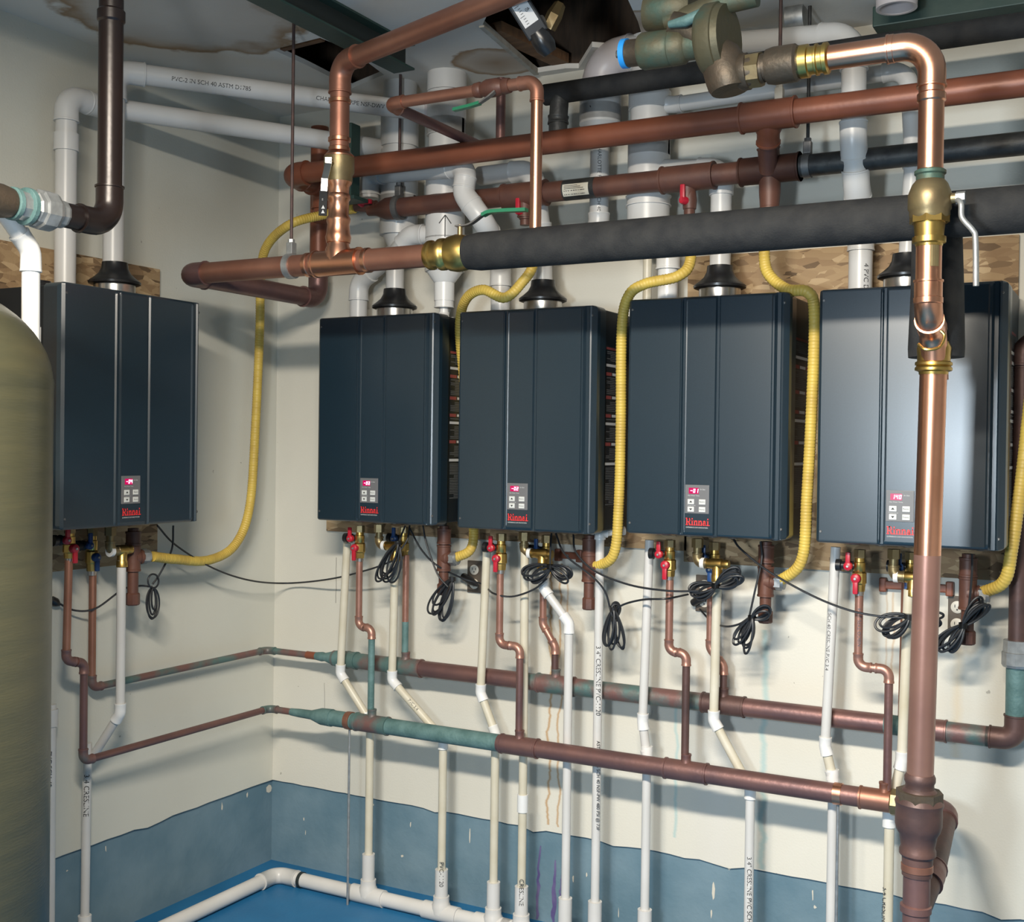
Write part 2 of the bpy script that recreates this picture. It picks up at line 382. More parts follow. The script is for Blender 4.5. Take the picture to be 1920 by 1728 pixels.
# purple drips on the curb are dried primer
for (px, y0, y1, wd) in ((1012, 1585, 1735, .012), (1042, 1612, 1735, .016), (1052, 1640, 1700, .008)):
    mb = MB(); n = 14; L = []; R_ = []
    for i in range(n+1):
        y = y0+(y1-y0)*i/n; p = Q(px-(y-y0)*.04+random.uniform(-2, 2), y, -.010); p.y = .0092
        hw = wd*.5*(.25+.75*math.sin(PI*min(1, i/n*.8+.05)))*random.uniform(.7, 1.2); p.z = max(p.z, .003); L.append(p-Vector((hw, 0, 0))); R_.append(p+Vector((hw, 0, 0)))
    for i in range(n): mb.quad(L[i], L[i+1], R_[i+1], R_[i])
    if 'primer' not in MATS: mat('primer', (.09, .07, .20), (.15, .13, .26), .5)
    o = mb.build('primer_stain', 'primer'); o.parent = bpy.data.objects['baseboard_back']
for (px, py, w_, h_) in ((770, 1545, .004, .012), (881, 1566, .003, .03), (754, 1604, .008, .006), (1338, 1665, .006, .04), (1334, 1712, .004, .016), (1368, 1626, .006, .008), (1160, 1712, .002, .02), (700, 1508, .004, .006), (573, 1560, .002, .014), (1524, 1676, .003, .02), (1075, 1648, .004, .014), (1100, 1640, .003, .012), (1528, 1700, .006, .006), (570, 1535, .003, .006)):
    c = Q(px, py, -.010); c.y = .0090; mb = MB(); n = 7; o_ = len(mb.v); P = []
    for k in range(n): a = 2*PI*k/n; q = random.uniform(.5, 1.1); P.append(c+Vector((math.cos(a)*w_*q, 0, math.sin(a)*h_*q)))
    mb.add(P, [tuple(range(n))], 0, False); o = mb.build('paint_chip', 'outlet_white'); o.parent = bpy.data.objects['baseboard_back']
for (px, py, w_, h_) in ((306, 1530, .012, .006), (416, 1512, .006, .018), (463, 1490, .005, .012), (198, 1590, .003, .014), (125, 1632, .005, .004), (505, 1478, .02, .02)):
    c = X(px, py, -.010); c.x = -.0090; mb = MB(); n = 7; P = []
    for k in range(n): a = 2*PI*k/n; q = random.uniform(.5, 1.1); P.append(c+Vector((0, math.cos(a)*w_*q, math.sin(a)*h_*q)))
    mb.add(P, [tuple(range(n))], 0, False); o = mb.build('paint_chip', 'outlet_white'); o.parent = bpy.data.objects['baseboard_left']
# ceiling with two broken openings
h1 = [Z(*p, CEIL) for p in ((512, 93), (600, 71), (660, 95), (720, 140), (660, 165), (575, 122))]
h2 = [Z(*p, CEIL) for p in ((905, 46), (930, 70), (965, 100), (1008, 136), (1060, 128), (1085, 128), (1110, 88), (1160, 92), (1205, 70), (1196, 40), (1180, 5), (1150, -60), (1060, -110), (960, -70))]
outer = [Vector((-.02, FY, CEIL)), Vector((RX, FY, CEIL)), Vector((RX, .02, CEIL)), Vector((-.02, .02, CEIL))]
allp = outer+h1+h2; tri = tessellate_polygon([outer, h1, h2])
ceil_mat([(Z(330, 25, CEIL), .36, .25), (Z(930, 118, CEIL), .14, .9), (Z(1210, 45, CEIL), .12, .8)])
mb = MB(); n = len(allp); vs = allp+[v+Vector((0, 0, .016)) for v in allp]
fs = [tuple(t) for t in tri]+[tuple(i+n for i in t) for t in tri]
for st, ln in ((4, len(h1)), (4+len(h1), len(h2))):
    for i in range(ln): a = st+i; b = st+(i+1) % ln; fs.append((a, b, b+n, a+n))
ceil = struct(mb.add(vs, fs, 0, False).build('ceiling', 'ceiling_paint'), 'grey board ceiling with brown water stains and broken openings', 'ceiling')
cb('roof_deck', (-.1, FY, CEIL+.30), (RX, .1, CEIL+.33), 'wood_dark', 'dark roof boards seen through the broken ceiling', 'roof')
for (lo_, hi_) in (((-.1, .0, CEIL), (RX+.1, .1, CEIL+.33)), ((-.1, FY, CEIL), (0, .1, CEIL+.33)), ((RX, FY, CEIL), (RX+.1, .1, CEIL+.33)), ((-.1, FY-.1, CEIL), (RX+.1, FY, CEIL+.33))): cb('roof_light_blocker', lo_, hi_, 'wood_dark', 'unseen box added to block world light from the roof space', 'roof')  # unseen boxes added around the roof space to stop world light leaking in
for i, yy in enumerate((-.42, -.82, -1.22)):
    o = MB().box((1.6, yy, CEIL+.19), (3.4, .045, .2)).build('joist', 'wood_dark', ceil)
mb = MB(); a = Z(903, 48, CEIL); b = Z(1006, 138, CEIL); mb.box((a+b)/2+Vector((0, 0, .004)), ((a-b).length, .016, .018), 0, 0, (b-a).to_track_quat('X', 'Z').to_matrix()); mb.build('broken_edge', 'drywall_edge', ceil)
mb = MB(); a = Z(925, 52, CEIL+.03); b = Z(1052, 112, CEIL+.03); mb.box((a+b)/2, ((a-b).length, .06, .03), 0, 0, (b-a).to_track_quat('X', 'Z').to_matrix()); mb.build('wood_strip', 'wood_tan', ceil)
mb = MB(); a = Z(512, 93, CEIL+.02); b = Z(605, 70, CEIL+.02); mb.box((a+b)/2, ((a-b).length, .02, .02), 0, 0, (b-a).to_track_quat('X', 'Z').to_matrix()); mb.build('wood_strip', 'wood_tan', ceil)
# green steel beams
bp = Z(640, 75, 2.69); t = thing('steel_beam', 'dark green steel beam running under the ceiling towards the wall', 'beam', (bp.x, -.45, 2.69))
MB().box((bp.x, -1.7, 2.693), (.075, 2.5, .006)).build('flange', 'steel_green', t); MB().box((bp.x, -1.7, 2.73), (.008, 2.5, .07)).build('web', 'steel_dark', t)
MB().box((bp.x, -1.7, 2.766), (.075, 2.5, .006)).build('flange', 'steel_green', t)
t = thing('steel_beam', 'green steel beam along the top of the back wall, right corner', 'beam', (2.3, -.1, 2.70))
a = Z(1640, 52, 2.715); MB().box((a.x+.7, -.085, 2.735), (1.4, .15, .055), .003).build('flange', 'steel_green', t)
MB().box((a.x+.7, -.03, 2.70), (1.4, .02, .03)).build('web', 'steel_green', t)
t = thing('steel_post', 'short dark green steel post behind the copper riser', 'post', Q(656, 380, .30))
a = Q(656, 375, .30); b = Q(650, 235, .30); MB().box((a+b)/2, (.06, .05, (a-b).length), .004).build('post_body', 'steel_green', t)
MB().box(a, (.09, .08, .012), .002).build('foot_plate', 'steel_green', t)

# ------------------------------------------------------------------ OSB backing boards
def board(lo, hi, label):
    lo = Vector(lo); hi = Vector(hi); tag(MB().box((lo+hi)/2, hi-lo, .0015).build('backing_board', 'osb'), label, 'board', 'chipboard backing boards')
a = X(300, 505, .012); b = X(290, 1052, .012); board((.0005, -1.75, b.z), (.013, a.y, a.z), 'brown chipboard backing behind the heater on the left wall')
a = Q(612, 995, .012); b = Q(1290, 1040, .012); board((a.x, -.013, a.z), (b.x-.004, -.0005, 1.86), 'chipboard backing behind the two heaters nearest the corner')
a = Q(1290, 488, .012); b = Q(1911, 455, .012); c = Q(1600, 1072, .012); board((a.x, -.013, c.z), (b.x, -.0005, a.z+.01), 'large chipboard backing behind the two heaters at right')

# ------------------------------------------------------------------ water heaters
def slab_letters():
    """slab-serif wordmark as stroke rectangles and arcs in a box of height 1; returns polygons and width"""
    P = []
    def rect(x0, y0, x1, y1): P.append([(x0, y0), (x1, y0), (x1, y1), (x0, y1)])
    def arc(cx, cy, ro, ri, a0, a1, sxx=1.0, n=8):
        for i in range(n):
            t0 = math.radians(a0+(a1-a0)*i/n); t1 = math.radians(a0+(a1-a0)*(i+1)/n)
            P.append([(cx+sxx*ri*math.cos(t0), cy+ri*math.sin(t0)), (cx+sxx*ro*math.cos(t0), cy+ro*math.sin(t0)), (cx+sxx*ro*math.cos(t1), cy+ro*math.sin(t1)), (cx+sxx*ri*math.cos(t1), cy+ri*math.sin(t1))])
    x = 0.
    rect(x, 0, x+.42, .13); rect(x+.10, .1, x+.31, .9); rect(x, .87, x+.55, 1)      # R
    rect(x+.3, .87, x+.56, 1); rect(x+.3, .42, x+.56, .54); arc(x+.55, .71, .29, .13, -90, 90, .9)
    P.append([(x+.42, .45), (x+.64, .45), (x+.86, .1), (x+.62, .1)]); rect(x+.60, 0, x+.94, .12)
    x += .98
    def i_(x):
        rect(x, 0, x+.36, .11); rect(x+.08, .1, x+.27, .68); rect(x-.0, .58, x+.2, .69); rect(x+.08, .80, x+.27, .98)
    def n_(x):
        rect(x, 0, x+.34, .11); rect(x+.08, .1, x+.26, .68); rect(x, .58, x+.2, .69)
        rect(x+.42, 0, x+.76, .11); rect(x+.50, .1, x+.68, .48); arc(x+.44, .44, .255, .10, 0, 150, .95)
    i_(x); x += .42; n_(x); x += .80; n_(x); x += .80
    arc(x+.24, .22, .235, .09, 0, 360, .95, 14); rect(x+.36, .06, x+.55, .5); arc(x+.30, .44, .25, .10, 0, 160, 1); rect(x+.5, 0, x+.68, .11)
    x += .74; i_(x); x += .38
    return P, x
LOGO = slab_letters()
SEG7 = {'0': 'abcdef', '1': 'bc', '2': 'abged', '3': 'abgcd', '4': 'fgbc', '-': 'g'}
def digits(mb, s, x0, z0, h, y, mi):
    w_ = h*.55; t = h*.15; x = x0
    for ch in s:
        for c in SEG7[ch]:
            r = {'a': (0, h-t, w_, h), 'd': (0, 0, w_, t), 'g': (0, h/2-t/2, w_, h/2+t/2), 'f': (0, h/2, t, h), 'e': (0, 0, t, h/2), 'b': (w_-t, h/2, w_, h), 'c': (w_-t, 0, w_, h/2)}[c]
            sl = .12
            mb.quad(*[Vector((x+a+b*sl, y, z0+b)) for a, b in ((r[0], r[1]), (r[2], r[1]), (r[2], r[3]), (r[0], r[3]))], mi)
        x += w_*1.45
def heater(loc, rz, W, H, label, disp, exhaust_u, intake_u, side_label=True, D=.31):
    t = thing('water_heater', label, 'water heater', loc, 'black wall-hung water heaters'); t.rotation_euler = (0, 0, rz)
    loc = Vector((0, 0, 0)); hw = W/2
    o_loc = t.location.copy(); t.location = (0, 0, 0)
    # body
    MB().box((0, -.135, H/2), (W-.012, .235, H-.012), .004).build('body', 'heater_side', t)
    # front cover: vertical profile swept up with rounded corners
    f = D
    prof = [(-hw, .235), (-hw, f-.022), (-hw+.004, f-.010), (-hw+.012, f-.004), (-hw+.022, f-.004)]
    def u(q): return -hw+q*W
    prof += [(u(.345), f-.004), (u(.353), f), (u(.358), f), (u(.364), f-.005), (u(.378), f-.005), (u(.384), f), (u(.39), f-.001), (u(.565), f-.001), (u(.572), f-.007), (u(.586), f-.007), (u(.594), f-.003),
             (u(.90), f-.003), (u(.908), f+.001), (u(.918), f+.001), (u(.93), f-.010), (u(.95), f-.010), (u(.958), f-.006), (u(.967), f-.008), (hw-.003, f-.022), (hw, f-.035), (hw, .235)]
    rows = []; rc = .016; nr = 6
    for i in range(nr): a = PI/2*i/nr; rows.append((rc*(1-math.sin(a)), rc*(1-math.cos(a))))
    rows = [(z, ins) for ins, z in [(rc*(1-math.sin(PI/2*i/nr)), rc*(1-math.cos(PI/2*i/nr))) for i in range(nr+1)]]
    full = rows+[(H-z, ins) for z, ins in rows[::-1]]
    vs = []; fs = []; n = len(prof)
    for z, ins in full:
        for x, y in prof:
            xx = max(-hw+ins, min(hw-ins, x)); yy = min(y, f-ins*.9) if y > .24 else y
            vs.append((xx, -yy, z))
    for i in range(len(full)-1):
        for k in range(n-1): fs.append((i*n+k, i*n+k+1, (i+1)*n+k+1, (i+1)*n+k))
    mb = MB(); mb.add(vs, fs, 0, False)
    mb.add(vs[:n], [tuple(range(n))[::-1]], 0, False); mb.add(vs[-n:], [tuple(range(n))], 0, False)
    cv = mb.build('front_cover', 'heater', t)
    for sxx in (-1, 1):
        for zz in (.03, H-.03):
            x = sxx*(hw-.016); o_ = .004 if sxx < 0 else .009; MB().lathe((x, -f+.02, zz), (x, -f+o_-.0015, zz), [(0, .0045), (.8, .0045), (1, .003)], 10).build('screw', 'galv_dark', cv)
    # control panel
    x0 = u(.392); pw = .070; z0 = .064; ph = .080; y = -(f+.0012)
    p = MB().box((x0+pw/2, -f+.0005, z0+ph/2), (pw, .0034, ph), .0012).build('control_panel', 'panel_grey', t)
    y = -(f+.0014)
    mb = MB(); mb.quad(*[Vector((a, y-.0003, b)) for a, b in ((x0+.011, z0+.055), (x0+.040, z0+.055), (x0+.040, z0+.072), (x0+.011, z0+.072))], 0)
    digits(mb, disp, x0+.0155, z0+.0585, .0105, y-.0008, 1); mb.build('display', ['display', 'digit'], p)
    for ix in (0, 1):
        for iz in (0, 1):
            cx = x0+(.018, .051)[ix]; cz = z0+(.012, .033)[iz]
            b = MB().box((cx, y-.0008, cz), (.019, .0026, .0145), .0008).build('button', 'button', p); mb = MB(); yy = y-.0024
            if ix == 0:
                s = 1 if iz else -1; mb.add([(cx-.0045, yy, cz-s*.0022), (cx+.0045, yy, cz-s*.0022), (cx, yy, cz+s*.0032)], [(0, 1, 2)], 0, False)
            else: flat_text(mb, 'Recirc' if iz else 'Priority', (cx-.0075, yy, cz-.0015), (1, 0, 0), (0, 0, 1), width=.015)
            mb.build('printed_text', 'ink', p)
    mb = MB(); yy = y-.0006
    flat_text(mb, 'Hot Water Temp.', (x0+.009, yy, z0+.0488), (1, 0, 0), (0, 0, 1), width=.034)
    flat_text(mb, 'In Use', (x0+.045, yy, z0+.066), (1, 0, 0), (0, 0, 1), width=.014)
    flat_text(mb, 'Temperature', (x0+.007, yy, z0+.0212), (1, 0, 0), (0, 0, 1), width=.024); mb.build('printed_text', 'print_white', p)
    # wordmark
    k = .0205; mb = MB(); yy = -(f+.0004)
    P, wd = LOGO; kx = .068/wd; lx = u(.398)
    for q in P: mb.add([(lx+a*kx, yy, (.031+b*k)) for a, b in q], [tuple(range(len(q)))], 0, False)
    mb.box((lx+.0695, yy, .0325), (.002, .0004, .002)); mb.build('logo', 'logo_red', t)
    mb = MB(); flat_text(mb, 'EXPERIENCE OUR INNOVATION', (lx+.001, yy, .0235), (1, 0, 0), (0, 0, 1), width=.064, height=.0052); mb.build('tagline', 'print_white', t)
    # side sticker
    if side_label:
        mb = MB(); xx = hw-.006+.0006; zt = H-.115; zb = .075; ya, yb = -.218, -.085
        mb.quad((xx, ya, zb), (xx, yb, zb), (xx, yb, zt), (xx, ya, zt), 0)
        rs = random.Random(3); z = zt-.004; xx += .0004
        def bar(y0, y1, za, zb_, mi): mb.quad((xx, y0, za), (xx, y1, za), (xx, y1, zb_), (xx, y0, zb_), mi)
        bar(ya, yb, zt-.007, zt, 2)
        heads = [.055, .10, .165, .215, .255, .31, .36]
        for hd in (.075, .145, .20, .285): bar(ya, ya+.04, zt-hd-.010, zt-hd, 2); bar(ya+.045, yb-.03, zt-hd-.009, zt-hd-.001, 1); bar(yb-.026, yb, zt-hd-.010, zt-hd, 2)
        for hd in (.05, .225, .345): bar(ya, yb, zt-hd-.008, zt-hd, 1)
        z = zt-.012
        while z > zb+.01:
            if not any(z-.004 < zt-hd+.003 and z > zt-hd-.014 for hd in (.05, .075, .145, .20, .225, .285, .345)):
                bar(ya+rs.choice((.004, .004, .03)), yb-rs.choice((.004, .01, .02, .05)), z-.0026, z, 3)
            z -= .0052
        mb.build('warning_label', ['heater_side', 'print_white', 'print_red', 'print_grey'], t)
    else:
        mb = MB(); xx = -hw+.006-.0006
        for zz, hh in ((H-.21, .09), (H-.305, .09)): mb.quad((xx, -.12, zz), (xx, -.22, zz), (xx, -.22, zz+hh), (xx, -.12, zz+hh), 0)
        mb.build('rating_label', 'print_white', t)
    # flue collars on top
    ex = u(exhaust_u); mb = MB(); yb = -.155
    mb.lathe((ex, yb, H-.008), (ex, yb, H+.042), [(0, .060), (1, .060)], 32); mb.build('flue_collar', 'steel', t)
    MB().lathe((ex, yb, H+.036), (ex, yb, H+.105), [(0, .066), (.05, .075), (.14, .076), (.22, .070), (.30, .062), (.5, .047), (.72, .039), (.98, .037), (1, .031)], 32).build('flue_adapter', 'collar_black', t)
    mb = MB(); MB().lathe((u(intake_u), -.10, H-.008), (u(intake_u), -.10, H+.022), [(0, .042), (.7, .042), (.8, .038), (1, .037)], 28).build('air_inlet', 'collar_black', t)
    for q in (.15, .3, .45, .58, .85): MB().lathe((u(q), -.15, .004), (u(q), -.15, -.012), [(0, .016), (1, .015)], 14).build('port', 'galv_dark', t)
    t.location = o_loc; return t
ZB = [1.3065, 1.304, 1.314, 1.314]; XL = [.4264, .972, 1.5409, 2.0874]
zb1 = X(113, 995, .31).z; zt1 = X(118, 526, .31).z; ya, yb_ = X(118, 526, .31).y, X(384, 568, .31).y
heater((.0, (ya+yb_)/2, zb1), PI/2, yb_-ya, zt1-zb1, 'black water heater hung on the left wall beside the tank', '-04', .60, .17, False)
LB = ['black water heater nearest the corner on the back wall', 'black water heater on the back wall, second from the corner',
      'black water heater on the back wall, third from the corner', 'black water heater behind the tall copper pipe, display reading 140']
EXU = []
for i in range(4):
    exp = [(740, 560), (1018, 550), (1350, 520), (1700, 510)][i]; inp = [(672, 588), (938, 572), (1252, 548), (1613, 530)][i]
    eu = (Q(*exp, .155).x-XL[i])/.47; iu = (Q(*inp, .10).x-XL[i])/.47; EXU.append((eu, iu))
    heater((XL[i]+.235, 0, ZB[i]), 0, .47, .67, LB[i], ['-03', '-02', '-01', '140'][i], eu, iu)

# ------------------------------------------------------------------ PVC flue and air pipes
VR = .0302; TR = .057
UP = Vector((0, 0, 1))
def vent(label, P, r=VR, m='pvc', name='vent_pipe', bend=None, k=1.16, sock=.03):
    t = thing(name, label, 'pipe', P[0], 'white plastic vent pipes'); run(t, P, r, m, bend or r*1.5, k, sock, lip=False, seg=24); return t
# left wall heater
H1c = Q(0, 0, 0)
a = Vector((.10, X(122, 505, .10).y, zt1+.012)); b = Vector((.10, a.y, X(125, 170, .10).z))
A2 = X(735, 243, .60); tA = Q(748, 250, .14)
e1 = Q(722, 243, .15); e1.z = 2.555
t = vent('white vent pipe at far left turning behind the brown riser', [a, Vector((.10, a.y, 2.555)), Vector((.10, a.y+.12, 2.555)), e1])
collar(t, (a.x, a.y, 2.42), UP, .05, VR*1.17, 'pvc', lip=False)
a = Vector((.155, X(212, 495, .155).y, zt1+.09)); e2 = Q(812, 213, .14); e2.z = 2.655
t = vent('white vent pipe crossing the corner beneath the ceiling, upper of two', [a, Vector((.155, a.y, 2.655)), e2], sock=.04)
d_ = (e2-Vector((.155, a.y, 2.655))).normalized(); 
for q, tx in ((.16, 'PVC-2 IN SCH 40 ASTM D1785'), (.6, 'CHARLOTTE PIPE NSF-DWV')): pipe_text(t, tx, Vector((.155, a.y, 2.655)), e2, q, VR, .018)
collar(t, e2-d_*.0, d_, .08, VR*1.2, 'pvc_lilac', lip=False)
# trunk A
def vtrunk(px, y0, y1, D): 
    a = Q(px, y0, D); b = Q(px, y1, D); b.x = a.x = (a.x+b.x)/2; b.y = a.y; return a, b
a, b = vtrunk(749, 130, 432, .14); b.z = Q(749, 432, .14).z; a.z = CEIL+.02
t = thing('vent_stack', 'wide white vent trunk nearest the corner', 'pipe', b, 'wide white vent stacks')
pipe(t, a, b+UP*.03, TR, 'pvc', seg=30)
for py, L in ((240, .13), (300, .06), (350, .10), (405, .13)): collar(t, (b.x, b.y, Q(749, py, .14).z), UP, L, TR*1.12, 'pvc', lip=False, seg=30)
MB().lathe(b+UP*.04, b-UP*.07, [(0, TR*1.12), (.3, TR*1.12), (.85, .037), (1, .035)], 28).build('reducer', 'pvc', t)
q0 = Q(742, 470, .155); MB().sweep([b-UP*.06, Vector((q0.x, -.155, q0.z))], VR, 22).build('pipe', 'pvc', t)
hx = XL[0]+.47*EXU[0][0]; pipe(t, Vector((hx, -.155, q0.z)), Vector((hx, -.155, ZB[0]+.67+.09)), VR, 'pvc')
mb = MB(); n0 = Vector((.52, -.85, 0)).normalized(); s0 = Vector((.85, .52, 0))
def arrow(parent, c, r, h, up, m='ink'):
    """hand drawn marker arrow on a round trunk"""
    v = CAM-Vector(c); v.z = 0; v.normalize(); s = Vector((-v.y, v.x, 0)); mb = MB()
    def st(x0, z0, x1, z1, w_=.003):
        p = [Vector((x0, z0)), Vector((x1, z1))]; d = (p[1]-p[0]).normalized(); n = Vector((-d.y, d.x))*w_/2
        for i in range(4):
            qa = p[0].lerp(p[1], i/4); qb = p[0].lerp(p[1], (i+1)/4)
            def mp(q): th = q.x/r; return Vector(c)+(v*math.cos(th)+s*math.sin(th))*(r+.0006)+UP*q.y
            mb.quad(mp(qa-n), mp(qb-n), mp(qb+n), mp(qa+n))
    g = 1 if up else -1
    st(0, -h/2*g, 0, h/2*g); st(0, h/2*g, -h*.28, h*.12*g); st(0, h/2*g, h*.28, h*.12*g)
    return mb.build('marker_arrow', m, parent)
arrow(t, (b.x, b.y, Q(735, 405, .14).z), TR*1.12, .05, False)
# heater 2 air inlet
a = Vector((XL[0]+.47*EXU[0][1], -.10, ZB[0]+.67+.01)); c = Q(690, 512, .10)
vent('white angled air pipe on the heater nearest the corner', [a, Vector((a.x, -.10, c.z-.03)), Q(735, 478, .12), Q(790, 440, .14)], m='pvc_bright', k=1.14, bend=.055)
# trunk B
a, b = vtrunk(836, 128, 480, .16); a.z = CEIL+.02; b.z = Q(836, 480, .16).z
t = thing('vent_stack', 'wide white vent trunk with reducer and small drain below', 'pipe', b, 'wide white vent stacks')
pipe(t, a, b, TR, 'pvc', seg=30)
for py, L in ((145, .10), (215, .14), (240, .05), (350, .07), (420, .10), (478, .11)): collar(t, (b.x, b.y, Q(836, py, .16).z), UP, L, TR*1.13, 'pvc', lip=False, seg=30)
z1 = Q(836, 505, .16).z; z2 = Q(836, 530, .16).z; z3 = Q(836, 560, .16).z
MB().lathe((b.x, b.y, z1+.02), (b.x, b.y, z2), [(0, TR*1.13), (.35, TR*1.12), (1, .034)], 28).build('reducer', 'pvc_bright', t)
collar(t, (b.x, b.y, (z2+z3)/2-.003), UP, .06, .033, 'pvc_bright', lip=False); collar(t, (b.x, b.y, z3-.014), UP, .03, .031, 'pvc_bright', lip=True)
run(t, [Vector((b.x, b.y, z3-.02)), Vector((b.x, b.y, z3-.075)), Vector((b.x+.08, b.y+.03, z3-.08))], .0145, 'pvc_bright', .02, 1.2, .012, lip=False)
arrow(t, (b.x, b.y, Q(815, 432, .16).z), TR*1.13, .07, True)
run(t, [Vector((b.x, b.y, Q(836, 440, .16).z)), Q(770, 440, .18), Q(742, 475, .16)], VR, 'pvc', .05, 1.14, .025, lip=False)
# heater 3 air pipe with swan neck
vent('white swan-neck air pipe bending in front of the brown gas pipe', [Q(693, 372, .20), Q(693, 328, .20), Q(876, 312, .30), Q(868, 362, .31), Q(905, 412, .30), Q(936, 470, .16), Vector((XL[1]+.47*EXU[1][1], -.10, Q(936, 505, .1).z)), Vector((XL[1]+.47*EXU[1][1], -.10, ZB[1]+.67+.01))], r=.031, bend=.05, k=1.13)
t = vent('short white vent pipe bending down beside the thin copper drop', [Q(900, 330, .16), Q(1000, 318, .18), Q(1016, 440, .155), Vector((XL[1]+.47*EXU[1][0], -.155, ZB[1]+.67+.09))], bend=.055, k=1.13)
pipe_text(t, '7.', Q(930, 327, .16), Q(985, 320, .18), .2, VR*1.02, .03)
# trunk C and its high run
a, b = vtrunk(1126, 130, 222, .13); a.z = Q(1126, 112, .13).z; b.z = Q(1126, 218, .13).z
t = thing('vent_stack', 'wide white vent trunk narrowing to a thin pipe, arrow pointing down', 'pipe', b, 'wide white vent stacks')
e = Q(1205, 92, .14); e.z = a.z; far = Q(1575, 62, .24); far.z = a.z+.0
run(t, [b, Vector((b.x, b.y, a.z)), e+Vector((.05, 0, 0))], TR*.98, 'pvc', .075, 1.06, .03, 'pvc_lilac', lip=False, seg=28)
collar(t, (b.x, b.y, Q(1126, 196, .13).z), UP, .11, TR*1.12, 'pvc', lip=False, seg=28)
z5 = Q(1126, 262, .13).z; MB().lathe(b+UP*.03, (b.x, b.y, z5), [(0, TR*1.12), (.55, TR*1.12), (.8, .039), (1, .038)], 28).build('reducer', 'pvc', t)
z6 = Q(1126, 440, .13).z; zz = Q(1018, 462, .155)
run(t, [Vector((b.x, b.y, z5+.01)), Vector((b.x, b.y, z6)), Vector((zz.x+.05, -.155, z6-.01))], .0295, 'pvc', .05, 1.13, .02, lip=False)
pipe_text(t, 'CHARLOTTE PVC-1120', Vector((b.x, b.y, z5)), Vector((b.x, b.y, z6)), .06, .0295, .016)
pipe_text(t, 'SCH 40 NSF', Vector((b.x, b.y, z5)), Vector((b.x, b.y, z6)), .6, .0295, .016)
arrow(t, (b.x-.012, b.y, Q(1105, 205, .13).z), TR*1.12, .075, False)
# trunk D
a, b = vtrunk(1217, 150, 430, .13); a.z = CEIL+.02; b.z = Q(1217, 430, .13).z
t = thing('vent_stack', 'wide white vent trunk with many couplings left of a red valve', 'pipe', b, 'wide white vent stacks')
pipe(t, a, b, TR, 'pvc', seg=30)
for py, L in ((190, .05), (262, .10), (290, .13), (378, .03), (402, .10)): collar(t, (b.x, b.y, Q(1217, py, .13).z), UP, L, TR*(1.12 if py != 378 else 1.14), 'pvc', lip=py == 378, seg=30)
MB().lathe(b+UP*.03, b-UP*.06, [(0, TR*1.1), (.4, TR*1.1), (1, .02)], 24).build('reducer', 'pvc', t)
pipe(t, b-UP*.05, Vector((b.x, b.y, Q(1217, 620, .13).z)), .0135, 'pvc_aged')
pipe_text(t, 'PVC', (b.x, b.y, Q(1217, 245, .13).z), (b.x, b.y, Q(1217, 300, .13).z), .1, TR*1.13, .015)
run(t, [Vector((b.x, b.y, Q(1217, 196, .13).z)), Q(1265, 196, .13), Q(1703, 130, .14), Q(1712, 300, .15), Vector((XL[3]+.47*EXU[3][0], -.155, ZB[3]+.67+.09))], .0225, 'pvc', .05, 1.14, .02, lip=False)
# heater 4
xi = XL[2]+.47*EXU[2][1]; xe = XL[2]+.47*EXU[2][0]
t = vent('short white air pipe on the third heater from the corner', [Vector((xi, -.10, ZB[2]+.67+.01)), Vector((xi, -.10, Q(1250, 440, .10).z)), Q(1222, 420, .12)], m='pvc_bright', k=1.1)
collar(t, (xi, -.10, Q(1250, 488, .10).z), UP, .055, VR*1.18, 'pvc_bright', lip=True)
t = vent('white flue pipe rising from the third heater to the gas pipe', [Vector((xe, -.155, ZB[2]+.67+.09)), Vector((xe, -.155, Q(1350, 318, .155).z)), Q(1245, 318, .14)], m='pvc', k=1.14)
collar(t, (xe, -.155, Q(1350, 350, .155).z), UP, .05, VR*1.16, 'pvc', lip=False)
# heater 5 air pipe, high run
xi = XL[3]+.47*EXU[3][1]
t = vent('white air pipe with offset bends rising past the black gas pipe', [Vector((xi, -.10, ZB[3]+.67+.01)), Vector((xi, -.10, Q(1613, 430, .10).z)), Q(1606, 345, .20), Q(1600, 262, .255), Vector((Q(1600, 180, .255).x, -.255, Q(1590, 66, .255).z)), Vector((e.x+.04, -.14, e.z))], m='pvc', r=.0325, bend=.075, k=1.12)
pipe_text(t, '4 PVC DWV', Vector((xi, -.10, ZB[3]+.76)), Vector((xi, -.10, ZB[3]+.67)), .0, .0325, .02, turn=.5)
# open stub through the ceiling, top right
c = Z(1681, 16, CEIL-.06); t = thing('ceiling_pipe_stub', 'open white pipe stub hanging from the ceiling, top right', 'pipe', c)
mb = MB(); n = 32; ro, ri = .052, .043
for (za, zb_, r) in ((0, .3, ro), (0, .3, ri)): mb.sweep([c+UP*za, c+UP*zb_], r, n, False)
vs = [c+Vector((r*math.cos(2*PI*k/n), r*math.sin(2*PI*k/n), 0)) for r in (ro, ri) for k in range(n)]
mb.add(vs, [(k, (k+1) % n, n+(k+1) % n, n+k) for k in range(n)], 0, False); mb.build('pipe', 'pvc_lilac', t); collar(t, c+UP*.05, UP, .002, ro*1.02, 'pvc', 'rim_mark', False)

